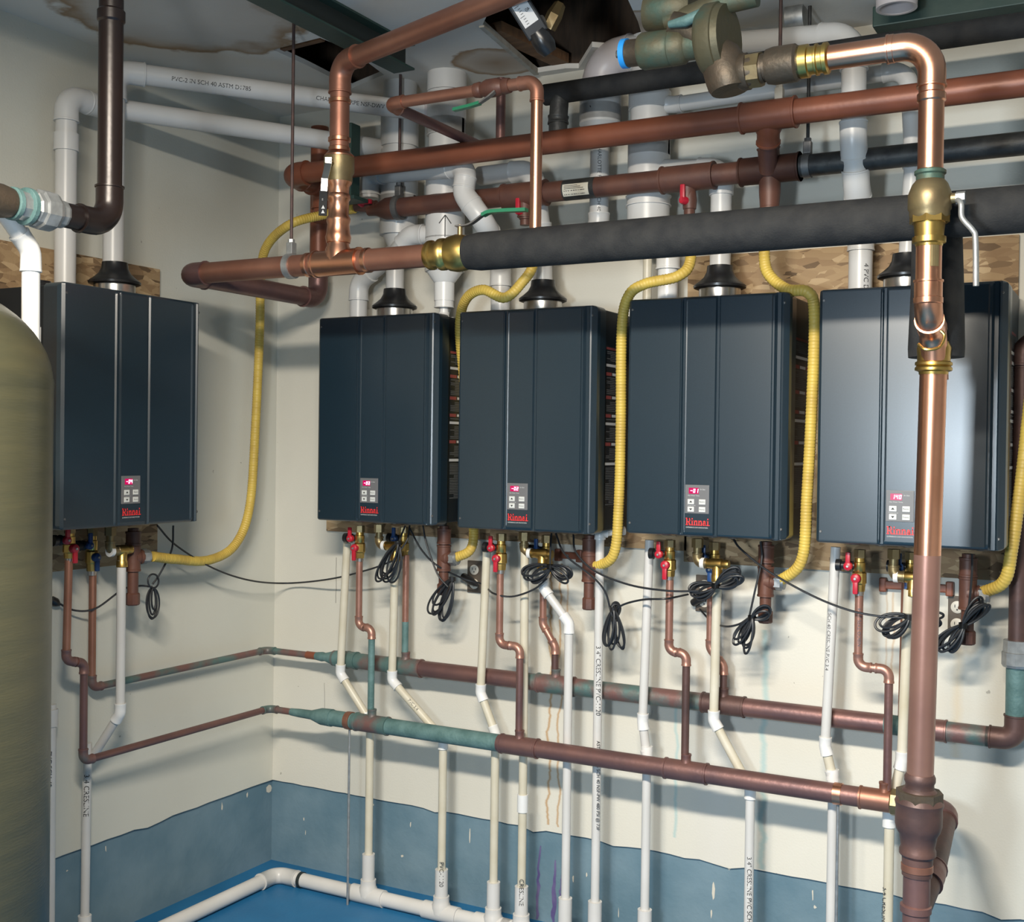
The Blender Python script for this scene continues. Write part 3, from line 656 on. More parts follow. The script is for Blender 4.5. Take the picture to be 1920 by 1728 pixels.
# ------------------------------------------------------------------ gas piping
GM = .033
zg = Q(1440, 216, .36).z; ga = Q(545, 322, .36); ga.z = zg; gb = Q(1990, 110, .36); gb.z = zg
t = thing('gas_main', 'red-brown gas main crossing above all heaters', 'pipe', ga)
el = ga+Vector((-.02, .20, -.0))
run(t, [gb, ga, el, el-UP*.12], GM, 'red_paint_pipe', .045, 1.16, .03, 'red_paint_pipe', True)
tx = Q(1441, 216, .36).x; tc_ = Vector((tx, -.36, zg)); dn = Vector((Q(1440, 320, .24).x, -.24, Q(1440, 320, .24).z))
tee(t, tc_, (1, 0, 0), .15, GM*1.2, dn-tc_, .085, .031, 'red_paint_pipe')
pipe(t, tc_.lerp(dn, .3), dn, .025, 'brown_iron')
zm = Q(1440, 318, .22).z; D2 = .22
ma = Q(715, 383, D2); ma.z = zm; mc = Q(1452, 314, D2); mc.z = zm; me_ = Q(1990, 255, D2); me_.z = zm
t = thing('gas_manifold', 'dark brown gas manifold with tees above the heaters', 'pipe', ma)
pipe(t, ma+Vector((.02, 0, 0)), mc, .031, 'brown_iron'); 
MB().lathe(ma-Vector((.05, 0, 0)), ma+Vector((.07, 0, 0)), [(0, .018), (.25, .02), (.6, .036), (.95, .038), (1, .033)], 20).build('reducer', 'brown_iron', t)
for px, w_, name in ((1290, .16, 'tee'), (1430, .17, 'tee'), (985, .15, 'tee')):
    c = Q(px, 330, D2); c.z = zm; c.y = -D2
    if px == 1430: c.x = dn.x
    L = .07 if px != 1430 else .11
    tee(t, c, (1, 0, 0), w_, .038, -UP, L, .022 if px != 1430 else .026, 'brown_iron')
    if px == 1430: MB().sweep([c, c-UP*.06, c-UP*.11], [.03, .03, .026], 18).build('drip_leg', 'brown_iron', t)
tee(t, Vector((dn.x, -D2, zm)), (1, 0, 0), .17, .038, dn-Vector((dn.x, -D2-.0, zm))+Vector((0, -.05, .2)), .06, .03, 'brown_iron')
c = Q(1085, 350, D2); c.z = zm
mb = MB(); n0 = (CAM-c); n0.x *= 1; n0 = Vector((0, n0.y, n0.z)).normalized(); s1 = n0.cross(Vector((1, 0, 0)))
def onp(x, th, r=.0316): return Vector((c.x+x, -D2, zm))+(n0*math.cos(th)+s1*math.sin(th))*r
for i in range(6): mb.quad(onp(-.04, -.6+i*.2), onp(.045, -.6+i*.2), onp(.045, -.4+i*.2), onp(-.04, -.4+i*.2))
mb.build('paper_label', 'paper', t); mb = MB()
rr = random.Random(5); x = -.035
while x < .035: wd = rr.uniform(.001, .004); mb.quad(onp(x, -.45, .032), onp(x+wd, -.45, .032), onp(x+wd, .0, .032), onp(x, .0, .032)); x += wd+rr.uniform(.001, .004)
for k in range(3): mb.quad(onp(-.035, .12+k*.14, .032), onp(.03-k*.01, .12+k*.14, .032), onp(.03-k*.01, .17+k*.14, .032), onp(-.035, .17+k*.14, .032))
mb.build('label_print', 'ink', t)
MB().lathe(Vector((c.x-.045, -D2, zm)), Vector((c.x+.06, -D2, zm)), [(0, .0313), (1, .0313)], 20).build('black_band', 'black_iron', t)
t = thing('black_pipe', 'black gas pipe leaving the brown manifold to the right', 'pipe', mc)
pipe(t, mc, me_, .030, 'black_iron'); collar(t, mc+Vector((.03, 0, 0)), (1, 0, 0), .012, .0345, 'drywall_edge', 'sealant_ring', False)
# second black insulated line high up
ba = Q(1022, 166, .30); bb = Q(1990, 52, .30); bb.z = ba.z = Q(1500, 108, .30).z
t = thing('insulated_pipe', 'black insulated pipe high along the back wall', 'pipe', ba); pipe(t, ba, bb, .031, 'foam')
run(t, [ba+Vector((.05, 0, 0)), ba+Vector((.045, .0, -.08)), ba+Vector((.045, .0, -.16))], .028, 'black_iron', .05, 1.1, .01, lip=False)
# red gas cocks under the manifold
def gas_cock(px, py, label, horizontal=False):
    c = Q(px, py, D2) if not horizontal else Q(px, py, D2+.0)
    t = thing('gas_valve', label, 'valve', c, 'red gas valves'); d = Vector((0, 0, 1)) if not horizontal else Vector((1, 0, 0))
    MB().lathe(c-d*.04, c+d*.045, [(0, .016), (.2, .016), (.22, .019), (.5, .021), (.8, .018), (.82, .015), (1, .015)], 16).build('valve_body', 'brown_iron', t)
    f = Vector((-.35, -.93, 0)) if not horizontal else Vector((0, -1, .2)); f.normalize()
    h = MB(); h.lathe(c+f*.012, c+f*.036, [(0, .012), (.7, .012), (1, .009)], 14)
    h.box(c+f*.03+d*.02, (.014, .012, .05) if not horizontal else (.05, .012, .016), .003); h.build('handle', 'red_plastic', t)
    return t
gas_cock(1293, 378, 'red gas valve hanging from the brown manifold beside white flue')
gas_cock(985, 398, 'red gas valve half hidden behind the thin copper drop')
gas_cock(685, 386, 'red gas valve at the corner end of the brown manifold', True)
# hoses
def hose(label, P, r=.0155, m='hose'):
    t = thing('gas_hose', label, 'hose', P[0], 'yellow corrugated gas hoses')
    path = ev(crom(P, 14), .0028); rad = [r*(1+.05*math.sin(i*2*PI/3.2)) for i in range(len(path))]
    MB().sweep(path, rad, 14).build('hose_sleeve', m, t); return t
hP = [Q(665, 391, D2), Q(610, 402, .20), X(545, 420, .30), X(500, 462, .16), X(489, 520, .10), X(487, 620, .08), X(479, 800, .08), X(468, 950, .08), X(440, 1022, .09), X(390, 1050, .11), X(330, 1048, .14), X(286, 1043, .16)]
hose('yellow gas hose sweeping down the left wall to the tank-side heater', hP)
hose('yellow gas hose squeezed between the two heaters nearest the corner', [Q(1003, 440, .24), Q(1000, 495, .27), Q(980, 528, .29), Q(946, 558, .30), Q(905, 543, .30), Q(873, 562, .27), Q(862, 615, .22), Q(870, 720, .15), Q(880, 880, .14), Q(888, 985, .14), Q(882, 1030, .15), Q(852, 1046, .15)])
hose('yellow gas hose between the second and third heaters from the corner', [Q(1293, 420, D2), Q(1294, 490, .24), Q(1270, 518, .27), Q(1210, 532, .29), Q(1178, 556, .29), Q(1166, 620, .26), Q(1164, 800, .22), Q(1160, 950, .20), Q(1150, 1040, .18), Q(1112, 1064, .15)])
hose('yellow gas hose between the third heater and the 140 heater', [Q(1437, 395, D2), Q(1433, 470, .22), Q(1440, 512, .23), Q(1475, 542, .25), Q(1515, 548, .26), Q(1527, 590, .24), Q(1522, 760, .22), Q(1513, 930, .20), Q(1503, 1050, .18), Q(1458, 1092, .15)])
hose('yellow gas hose rising out of view at the right edge', [Q(1955, 560, .15), Q(1935, 720, .17), Q(1915, 900, .19), Q(1897, 1030, .19), Q(1882, 1090, .18), Q(1838, 1112, .15)])
# gas inlets below the heaters
def gas_inlet(top, bot, side, label, axis=Vector((1, 0, 0))):
    t = thing('gas_inlet', label, 'pipe', bot, 'brown gas drip legs')
    zt, zl = top.z, bot.z; c = Vector((top.x, top.y, 0))
    def at(z): return Vector((c.x, c.y, z))
    pipe(t, at(zl), at(zt), .0165, 'brown_iron', seg=16)
    zc = side.z
    collar(t, at(zt-.035), UP, .05, .0225, 'brown_iron', 'union', True, 12)
    tee(t, at(zc), UP, .085, .0225, axis, .030, .021, 'brown_iron')
    MB().sweep([at(zc)+axis*.028, at(zc)+axis*.046], .024, 6, smooth=False).build('hose_nut', 'galv', t)
    MB().sweep([at(zc)+axis*.044, at(zc)+axis*.054], .02, 16).build('hose_ferrule', 'galv', t)
    MB().lathe(at(zl-.004), at(zl+.034), [(0, .018), (.1, .0215), (.9, .0215), (1, .018)], 8, smooth=False).build('cap', 'brown_iron', t)
gas_inlet(Q(833, 985, .15), Q(826, 1112, .15), Q(838, 1046, .15), 'brown gas drip leg under the heater nearest the corner')
gas_inlet(Q(1106, 1003, .15), Q(1103, 1140, .15), Q(1102, 1064, .15), 'brown gas drip leg under the second heater from the corner')
gas_inlet(Q(1437, 1015, .15), Q(1435, 1165, .15), Q(1440, 1090, .15), 'brown gas drip leg under the third heater from the corner')
gas_inlet(Q(1816, 1038, .15), Q(1812, 1205, .15), Q(1818, 1112, .15), 'brown gas drip leg under the 140 heater beside the outlet')
gas_inlet(X(250, 990, .15), X(247, 1132, .15), X(262, 1043, .15), 'brown gas drip leg under the left wall heater', Vector((.2, .98, 0)).normalized())

# ------------------------------------------------------------------ hangers and rods
def hanger(label, px, ptop, c, r, axis, rodm='rod', bandm='galv', w_=.02):
    c = Vector(c); axis = Vector(axis).normalized(); t = thing('pipe_hanger', label, 'hanger', c, 'rod pipe hangers')
    MB().sweep([c+UP*(r+.02), Vector((c.x, c.y, CEIL+.05))], .0048, 10).build('threaded_rod', rodm, t)
    MB().lathe(c-axis*w_/2, c+axis*w_/2, [(0, r), (0, r+.003), (1, r+.003), (1, r)], 28).build('band', bandm, t)
    MB().box(c+UP*(r+.018), (.022, .022, .034), .003).build('clevis', bandm, t)
    MB().sweep([c+UP*(r+.032), c+UP*(r+.044)], .010, 6, smooth=False).build('nut', bandm, t)
DC = .75
zf = Q(1300, 440, DC).z
hc = Q(546, 484, DC); hc.z = zf
hanger('rusty rod hanger with grey band on the copper loop', 546, 0, hc, .0335, (1, 0, 0), 'rod', 'galv')
c = Q(1461, 212, .36); c.z = zg; hanger('rusty rod hanger with pale strap on the red-brown gas main', 0, 0, c, GM, (1, 0, 0), 'rod', 'drywall_edge')
c = Q(1514, 306, D2); c.z = zm; hanger('black rod hanger on the black gas pipe', 0, 0, c, .0305, (1, 0, 0), 'black_iron', 'galv_dark')
c = Q(748, 380, D2); c.z = zm; hanger('rod hanger on the brown manifold near the corner', 0, 0, c, .037, (1, 0, 0), 'rod', 'galv_dark')
c = Q(1492, 78, .22); hanger('dark hanger strap holding the high white vent pipe', 0, 0, Vector((c.x, -.215, e.z)), .034, (1, 0, 0), 'black_iron', 'galv', .05)

# ------------------------------------------------------------------ main copper line with foam cover (D = .75)
CR = .0333; FR = .050
def L0(px, py=470): p = Q(px, py, DC); p.z = zf; return p
def ring(t, c, d, r, m, w_=.010, name='bead_ring', g=1.09): return MB().lathe(Vector(c)-Vector(d)*w_/2, Vector(c)+Vector(d)*w_/2, [(0, r), (.15, r*g), (.85, r*g), (1, r)], 22).build(name, m, t)
EX = Vector((1, 0, 0)); EY = Vector((0, 1, 0))
la = L0(348, 505); lb = L0(812, 470); zc2 = zf
t = thing('copper_loop', 'copper pipe loop in front of the corner, joined to the foam-covered pipe', 'pipe', la)
bk = Vector((la.x, -.10, zf)); top = Vector((la.x, -.10, Q(592, 240, .10).z))
run(t, [lb, la, bk, top], CR*.94, 'copper_mid', .05, 1.1, .035, 'copper_old', True, mats=[None, 'copper_old', 'red_paint_pipe'])
tc1 = L0(634, 470); tee(t, tc1, EX, .155, CR*1.1, UP, .075, CR*.95, 'copper')
for px in (580, 690): ring(t, L0(px), EX, CR*.96, 'copper', .016)
cA = L0(803); cB = L0(880)
MB().lathe(cA, cB, [(0, .036), (.05, .040), (.12, .040), (.15, .035), (.3, .035), (.32, .043), (.42, .043), (.45, .040), (.5, .036), (.55, .046), (.72, .050), (.9, .047), (1, .042)], 26).build('ball_valve', 'brass', t)
st = L0(862); st.z = zf
MB().sweep([st+UP*.03, st+UP*.075], .007, 12).build('valve_stem', 'brass_dull', t)
h = [st+UP*.072+EX*-.012, st+UP*.074+EX*.03, st+UP*.095+EX*.07]; h2 = [h[2], st+UP*.102+EX*.10, st+UP*.098+EX*.20]
def strap(P, w_, th, name, m, parent, up=UP, side=EY):
    mb = MB()
    for p in P: p = Vector(p)
    vs = []
    for i, p in enumerate(P):
        p = Vector(p); d = (Vector(P[min(i+1, len(P)-1)])-Vector(P[max(i-1, 0)])).normalized(); s = Vector(side); s = (s-d*s.dot(d)).normalized(); n = d.cross(s)
        vs += [p+s*w_/2+n*th/2, p-s*w_/2+n*th/2, p-s*w_/2-n*th/2, p+s*w_/2-n*th/2]
    fs = []
    for i in range(len(P)-1):
        for k in range(4): fs.append((4*i+k, 4*i+(k+1) % 4, 4*i+4+(k+1) % 4, 4*i+4+k))
    fs += [(3, 2, 1, 0), tuple(4*(len(P)-1)+k for k in range(4))]
    return mb.add(vs, fs, 0, False).build(name, m, parent)
hb = strap(crom(h, 5), .016, .004, 'lever', 'galv_dark', t); strap(crom(h2, 4), .020, .009, 'lever_grip', 'green_vinyl', hb)
# riser with its own valve
ct = Q(641, 128, DC); r0 = tc1+UP*.07; rt = Vector((tc1.x, -DC, Q(641, 118, DC).z))
end = Q(985, -22, 1.12); end.z = rt.z+.0
end = Z(985, -22, rt.z)
t2 = thing('copper_riser', 'copper riser with black lever valve turning towards the viewer', 'pipe', r0)
run(t2, [r0+UP*.02, rt, end], .0275, 'copper_mid', .05, 1.12, .035, 'copper_mid', True)
def rz(y): return Vector((tc1.x, -DC, Q(638, y, DC).z))
MB().lathe(rz(455), rz(285), [(0, .034), (.06, .037), (.10, .034), (.2, .031), (.24, .034), (.27, .034), (.3, .029), (.46, .029), (.48, .033), (.52, .033), (.54, .029), (.62, .030), (.66, .037), (.74, .037), (.78, .035), (.86, .042), (.96, .042), (1, .032)], 24).build('valve_body', ['copper'], t2)
MB().lathe(rz(345), rz(290), [(0, .034), (.1, .0385), (.3, .0385), (.4, .0435), (.9, .0435), (1, .034)], 24).build('ball_valve', 'brass_dull', t2)
for y, g in ((190, 1.14), (262, 1.16), (280, 1.1)): ring(t2, rz(y), UP, .0275, 'copper', .014, g=g)
s_ = rz(325)+Vector((-.3, -.6, 0)).normalized()*.04; p1 = Q(616, 303, DC+.06); p2 = Q(609, 335, DC+.08); p3 = Q(607, 365, DC+.08); p4 = Q(605, 404, DC+.08)
MB().sweep([rz(312), p1], .008, 10).build('valve_stem', 'brass_dull', t2)
hb = strap([p1+UP*.012, p1-UP*.005, p2, p3], .018, .004, 'lever', 'steel', t2, side=_R); hh = strap([p3+UP*.01, p4], .022, .008, 'lever_grip', 'foam', hb, side=_R)
mb = MB(); nn = (CAM-p4).normalized(); 
for k in range(2):
    c = p4.lerp(p3, .18+.22*k)+nn*.006; mb.add([c-_R*.005-UP*.004, c+_R*.005-UP*.004, c+UP*.006], [(0, 1, 2)], 0, False)
c = p4.lerp(p3, .75)+nn*.006; flat_text(mb, '||', c-_R*.004, _R, UP, height=.007); mb.build('printed_mark', 'print_white', hb)
# thermometer and fitting on the diagonal arm
tt = thing('dial_thermometer', 'rectangular thermometer with white scale on the diagonal copper arm', 'thermometer', Z(985, 25, rt.z))
gc = Z(978, 14, rt.z); gc = CAM+(gc-CAM)*.985
u1 = (Q(1000, 45, 1.1)-Q(950, -35, 1.1)).normalized(); n1 = (CAM-gc).normalized(); u1 = (u1-n1*u1.dot(n1)).normalized(); u2 = u1.cross(n1)
rot = Matrix((u1, u2, n1)).transposed()
MB().box(gc, (.15, .055, .02), .004, 0, rot).build('case', 'collar_black', tt)
mb = MB(); fc = gc+n1*.0106
mb.quad(fc-u1*.065-u2*.019, fc+u1*.045-u2*.019, fc+u1*.045+u2*.019, fc-u1*.065+u2*.019); fa = mb.build('scale_plate', 'print_white', tt)
mb = MB()
for k in range(16): q = fc+n1*.0006-u1*(.06-k*.0066); wd = .012 if k % 4 == 0 else .007; mb.quad(q+u2*.004-u1*.0006, q+u2*.004+u1*.0006, q+u2*(.004+wd)+u1*.0006, q+u2*(.004+wd)-u1*.0006)
for k, s in enumerate(('120', '80', '40')): flat_text(mb, s, fc+n1*.0006-u1*(.045-k*.03)+u2*-.015, u2, -u1, height=.012)
mb.build('scale_print', 'ink', fa)
gl = gc+u1*.085-u2*.0; MB().lathe(gl-u1*.02, gl+u1*.04, [(0, .02), (.3, .026), (.7, .026), (1, .018)], 16).build('stem_boot', 'collar_black', tt)
MB().sweep([Z(1050, 8, CEIL-.02), Z(1040, 28, CEIL-.05), Z(1028, 52, CEIL-.08)], [.016, .022, .021], 6, smooth=False).build('fitting', 'brass_dull', tt)
MB().lathe(Z(1020, 40, CEIL-.09), Z(990, 52, CEIL-.10), [(0, .017), (.4, .02), (.6, .02), (1, .01)], 14).build('fitting_nut', 'galv', tt)
# foam covered line
fa_ = L0(878); fb = L0(1990, 380)
t = thing('insulated_pipe', 'long black foam-covered pipe in front of the heaters', 'pipe', fa_)
n = 40; path = [fa_.lerp(fb, i/n) for i in range(n+1)]; rad = [FR*(.9 if i == 0 else 1+random.uniform(-.004, .004)) for i in range(n+1)]
MB().sweep(path, rad, 28).build('foam_sleeve', 'foam', t)
# thin copper offset loop with green lever
CT = .0155; zt2 = Q(1000, 152, DC).z
p0 = Q(1004, 400, DC); p0.z = zf+FR-.005; c1 = Vector((p0.x, -DC, Q(1008, 152, DC).z)); c2 = Q(728, 190, DC); c2.z = c1.z; c3 = Vector((c2.x, X(938, 288, c2.x).y, c1.z)); c4 = Vector((c2.x, c3.y, X(945, 150, c2.x).z))
t = thing('copper_bypass', 'thin copper bypass dropping into the foam pipe, green lever valve', 'pipe', p0)
run(t, [p0, c1, c2, c3, c4], CT, 'copper_mid', .03, 1.16, .022, 'copper_mid', True, mats=['copper', 'copper_mid', 'copper_old', 'copper_old'])
vc = Q(925, 158, DC); vc.z = c1.z
MB().lathe(vc-EX*.055, vc+EX*.05, [(0, .019), (.15, .021), (.2, .018), (.35, .024), (.65, .024), (.8, .018), (.85, .021), (1, .019)], 18).build('ball_valve', 'brown_iron', t)
hp = [Q(928, 172, DC+.02), Q(915, 183, DC+.03), Q(900, 193, DC+.03)]
hb = strap(hp, .014, .004, 'lever', 'galv_dark', t); strap([hp[-1], Q(880, 199, DC+.03), Q(851, 206, DC+.03)], .016, .008, 'lever_grip', 'green_vinyl', hb)

# ------------------------------------------------------------------ mixing valve and top run (D = .86)
DM = .86
def mm(px, D=DM): p = Q(px, 100, D); return depth(p)/FPX
def lz(label_name, m, parent, P):
    """turned body from (px, py, radius px) stations"""
    pp = [Q(a, b, DM) for a, b, r in P]; rr_ = [r*mm(a) for a, b, r in P]; return MB().sweep(pp, rr_, 26).build(label_name, m, parent)
t = thing('mixing_valve', 'large green-stained bronze mixing valve under the ceiling', 'valve', Q(1365, 168, DM))
def st2(x0, y0, x1, y1, prof):
    out = []; 
    for a, r in prof: out.append((x0+(x1-x0)*a, y0+(y1-y0)*a, r))
    return out
lz('inlet_body', 'bronze_green', t, st2(1180, 100, 1350, 78, [(0, 22), (.12, 24), (.13, 31), (.16, 34), (.44, 34), (.46, 32), (.47, 34), (.6, 33), (.64, 27), (1, 26)]))
lz('inlet_hub', 'bronze', t, st2(1172, 101, 1206, 97, [(0, 20), (.1, 25), (.9, 25), (1, 27)]))
lz('blue_ring', 'blue_tape', t, st2(1168, 101, 1178, 100, [(0, 25), (.02, 27), (.98, 27), (1, 25)]))
lz('stem_knob', 'steel', t, st2(1155, 102, 1172, 101, [(0, 3), (.1, 7), (.5, 8), (.7, 5), (1, 5)]))
MB().sweep([Q(1212, 22, DM-.02), Q(1216, 22, DM-.02), Q(1225, 22, DM-.02), Q(1282, 14, DM-.02), Q(1300, 12, DM-.02)], [.030, .044, .047, .050, .036], 28).build('thermostat_housing', 'bronze_green', t)
MB().sweep([Q(1248, 40, DM), Q(1300, 30, DM), Q(1345, 8, DM), Q(1420, -8, DM)], [.02, .028, .026, .024], 18).build('outlet_neck', 'bronze_green', t)
MB().sweep([Q(1258, 45, DM+.01), Q(1290, 55, DM), Q(1330, 85, DM)], [.030, .040, .034], 18).build('neck_web', 'bronze', t)
MB().sweep([Q(1255, 46, DM+.045), Q(1285, 40, DM+.05), Q(1315, 26, DM+.05), Q(1330, 22, DM+.045)], [.008, .013, .012, .006], 12).build('verdigris_crust', 'patina', t)
b0 = Q(1333, 78, DM); b1 = Q(1372, 72, DM); db = (b1-b0).normalized(); db = (db+Vector((.0, -.08, 0))).normalized()
MB().lathe(b0-db*.02, b0+db*.045, [(0, .06), (.1, .075), (.3, .083), (.75, .083), (.78, .079), (1, .075)], 34).build('bonnet', 'bronze_green', t)
lz('outlet_body', 'bronze', t, [(1346, 85, 24), (1350, 100, 36), (1356, 118, 41), (1363, 140, 42), (1368, 158, 41), (1370, 170, 36)])
lz('outlet_nut', 'bronze', t, st2(1385, 137, 1432, 128, [(0, 30), (.15, 34), (.4, 34), (.42, 31), (.6, 31), (1, 26)]))
pp = [Q(1398, 134, DM), Q(1428, 130, DM)]; MB().sweep(pp, 33*mm(1410), 8, smooth=False).build('hex_nut', 'brass_dull', t)
mt = t
# copper top run and vertical down to the manifold
yA = 112
t = thing('copper_main', 'tall polished copper pipe in front of the right-hand heater', 'pipe', Q(1720, 1728, DC))
def H(px, py): return Q(px, py, DM)
uz = H(1600, 102).z
def HU(px): p = H(px, 102); p.z = uz; return p
MB().lathe(HU(1430), HU(1502), [(0, .030), (.12, .030), (.14, .038), (.3, .041), (.88, .041), (.95, .036), (1, .036)], 24).build('union', 'bronze', t)
MB().lathe(HU(1496), HU(1556), [(0, .036), (.35, .036), (.38, .031), (.55, .030), (.58, .034), (.64, .034), (.66, .030), (.8, .030), (.83, .034), (.95, .034), (1, .028)], 24).build('adapter', 'brass', t)
VX = HU(1748).x; vt = Vector((VX, -DM, uz)); yv = Vector((VX, -DM, Q(1746, 592, DM).z))
jn = Vector((Q(1752, 676, DC).x, -DC, Q(1752, 652, DC).z))
CU = .0262
run(t, [HU(1545), vt, yv, Vector((jn.x, -DC-.02, jn.z+.035)), Vector((jn.x, -DC, jn.z-.06))], CU, 'copper', .062, 1.1, .03, 'copper', True)
def V(y, D=DM): return Vector((VX, -D, Q(1746, y, D).z))
for y, g in ((183, 1.12),): ring(t, V(y), UP, CU, 'copper', .02, g=g)
ring(t, HU(1672), EX, CU, 'copper', .014, g=1.14)
MB().lathe(V(318), V(345), [(0, .0275), (.1, .032), (.3, .032), (.4, .0285), (1, .0285)], 24).build('adapter', 'bronze_green', t)
MB().lathe(V(338), V(415), [(0, .029), (.1, .036), (.25, .041), (.35, .044), (.7, .044), (.75, .041), (.85, .041), (1, .034)], 28).build('ball_valve', 'brass_dull', t)
MB().sweep([V(405), V(418)], .0405, 8, smooth=False).build('hex_nut', 'brass', t)
MB().lathe(V(416), V(462), [(0, .032), (.4, .030), (.6, .029), (.62, .034), (.85, .034), (.9, .028), (1, .027)], 24).build('adapter', 'brass', t)
sv = V(375)+EX*.04; MB().sweep([V(375), sv+EX*.018], .011, 14).build('valve_stem', 'brass_dull', t)
MB().sweep([sv+EX*.012, sv+EX*.030], .013, 6, smooth=False).build('stem_nut', 'galv', t)
hd = [Q(1792, 372, DM), Q(1802, 382, DM+.02), Q(1804, 408, DM+.02), Q(1824, 432, DM+.02), Q(1829, 450, DM+.02), Q(1830, 536, DM+.02)]
MB().sweep(crom(hd, 6), .006, 10).build('lever', 'galv', t)
mb = MB(); c = V(482); nn = (CAM-c); nn.z = 0; nn.normalize(); ss = Vector((-nn.y, nn.x, 0))
def onv(th, dz): return c+(nn*math.cos(th)+ss*math.sin(th))*(CU+.0007)+UP*dz
for k in range(4): mb.quad(onv(.1+k*.18, -.022), onv(.28+k*.18, -.022), onv(.28+k*.18, .022), onv(.1+k*.18, .022))
mb.build('sticker', 'brass_dull', t)
ring(t, V(563), UP, CU, 'copper', .016, g=1.15)
BR = .0285
def W(y): p = Q(1750-(y-700)*.033, y, DC); return p
wa = Vector((jn.x, -DC, W(650).z)); wb_ = Vector((Q(1728, 1480, DC).x, -DC, W(1490).z))
cj = [wa+UP*.02, wa-UP*.03]; MB().lathe(W(640), W(702), [(0, .030), (.2, .036), (.45, .0345), (.6, .0345), (.64, .039), (.72, .039), (.74, .0355), (.8, .039), (.88, .039), (.92, .031), (1, .030)], 26).build('coupling', 'brass', t)
MB().sweep([W(690), W(1000), W(1040)], BR, 26).build('pipe', 'copper', t); MB().sweep([W(1040), W(1250), W(1480)], BR, 26).build('pipe', 'copper_dull', t)
gx = [Q(1722, 645, DM+.01), Q(1736, 655, DM+.02), Q(1762, 650, DM+.01), Q(1771, 630, DM), Q(1764, 620, DM)]; MB().sweep(crom(gx, 6), .0035, 8).build('edge_ring', 'brass', t)
# foam on the drop behind
td = thing('foam_sleeve', 'short black foam sleeve hanging behind the copper elbow', 'pipe insulation', Q(1754, 668, DC-.01))
fz0 = Q(1754, 670, .70).z; cx9 = Q(1757, 560, .70).x
MB().sweep([Vector((cx9, -.70, fz0)), Vector((cx9, -.70, fz0+.02)), Vector((cx9, -.70, fz0+.15)), Vector((cx9, -.72, zf))], [.059, .060, .056, .052], 30).build('sleeve', 'foam', td)
MB().sweep([Vector((cx9, -.72, fz0-.05)), Vector((cx9, -.72, fz0+.02))], .030, 20).build('pipe', 'copper_mid', td)
# check valve, lower pipe and forward run from the lower manifold
t = thing('check_valve', 'dark bronze check valve low on the tall copper pipe', 'valve', W(1600))
MB().lathe(W(1450), W(1640), [(0, .0295), (.03, .033), (.07, .033), (.10, .030), (.14, .031), (.17, .038), (.2, .040), (.24, .048), (.28, .052), (.33, .049), (.4, .050), (.5, .0495), (.56, .046), (.6, .040), (.66, .038), (.72, .036), (.75, .039), (.79, .039), (.82, .033), (1, .032)], 30).build('valve_body', 'copper_dark', t)
MB().sweep([W(1482), W(1500)], .050, 8, smooth=False).build('hex_band', 'bronze', t)
zm2 = Q(1400, 1462, .20).z
lo = Vector((W(1640).x, -DC, 0)); 
pipe(t, Vector((lo.x, -DC, .0)), W(1640), BR*1.02, 'copper_old'); ring(t, W(1625), UP, BR*1.03, 'copper_mid', .02, g=1.16); ring(t, W(1702), UP, BR*1.03, 'copper_old', .02, g=1.14)

# ------------------------------------------------------------------ copper manifolds
MR = .027
def lower(px): p = Q(px, 1400, .20); p.z = zm2; p.y = -.20; return p
zmu = Q(1200, 1302, .10).z
def upper(px): p = Q(px, 1300, .10); p.z = zmu; p.y = -.10; return p
CH = .0113
t = thing('copper_manifold', 'lower copper manifold with green patina and a forward bend', 'pipe', lower(600), 'copper manifolds')
rgt = Vector((Q(1776, 1505, .20).x, -.20, zm2))
segs = [(618, 662, 'patina'), (662, 722, 'copper_patina'), (722, 935, 'patina'), (935, 1255, 'copper_old'), (1255, 1640, 'copper_old')]
for a, b, m in segs: pipe(t, lower(a), lower(b), MR, m)
pipe(t, lower(1625), rgt-EX*.03, MR, 'copper_old')
run(t, [rgt-EX*.10, rgt, Q(1747, 1640, .60), W(1712)], MR*1.05, 'copper_dark', .05, 1.08, .03, 'copper_old', True)
for px, m in ((697, 'copper_patina'), (974, 'copper_old'), (1287, 'copper_old'), (1660, 'copper_mid')): tee(t, lower(px), EX, .13, MR*1.1, UP, .05, CH*1.25, m)
MB().lathe(lower(1672), lower(1698), [(0, .032), (.1, .036), (.9, .036), (1, .030)], 8, smooth=False).build('union_nut', 'brass_dull', t)
# lower branch to left wall
cx_ = Q(505, 1326, .20); lx = cx_.x; lz_ = zm2; x0 = X(172, 1424, lx); 
MB().lathe(lower(545), lower(622), [(0, CH*1.1), (.2, CH*1.3), (.5, CH*1.4), (.75, MR*1.05), (1, MR*1.1)], 20).build('reducer', 'patina', t)
ht = X(131, 1048, lx+.03)
def LX(px, py, x): return X(px, py, x)
h1a = LX(130, 1052, .2); h1b = LX(124, 1232, .2); h1c = LX(156, 1243, .2); h1d = Vector((lx, LX(156, 1425, lx).y, zm2))
run(t, [lower(550), Vector((lx, -.20, zm2)), h1d, Vector((lx, h1d.y, LX(156, 1243, lx).z)), LX(124, 1238, lx), LX(129, 1050, lx)], CH, 'copper_patina', .022, 1.2, .014, 'copper_patina', True, mats=['copper_patina', 'copper_old', 'copper_old', 'copper_mid', 'copper_mid'])
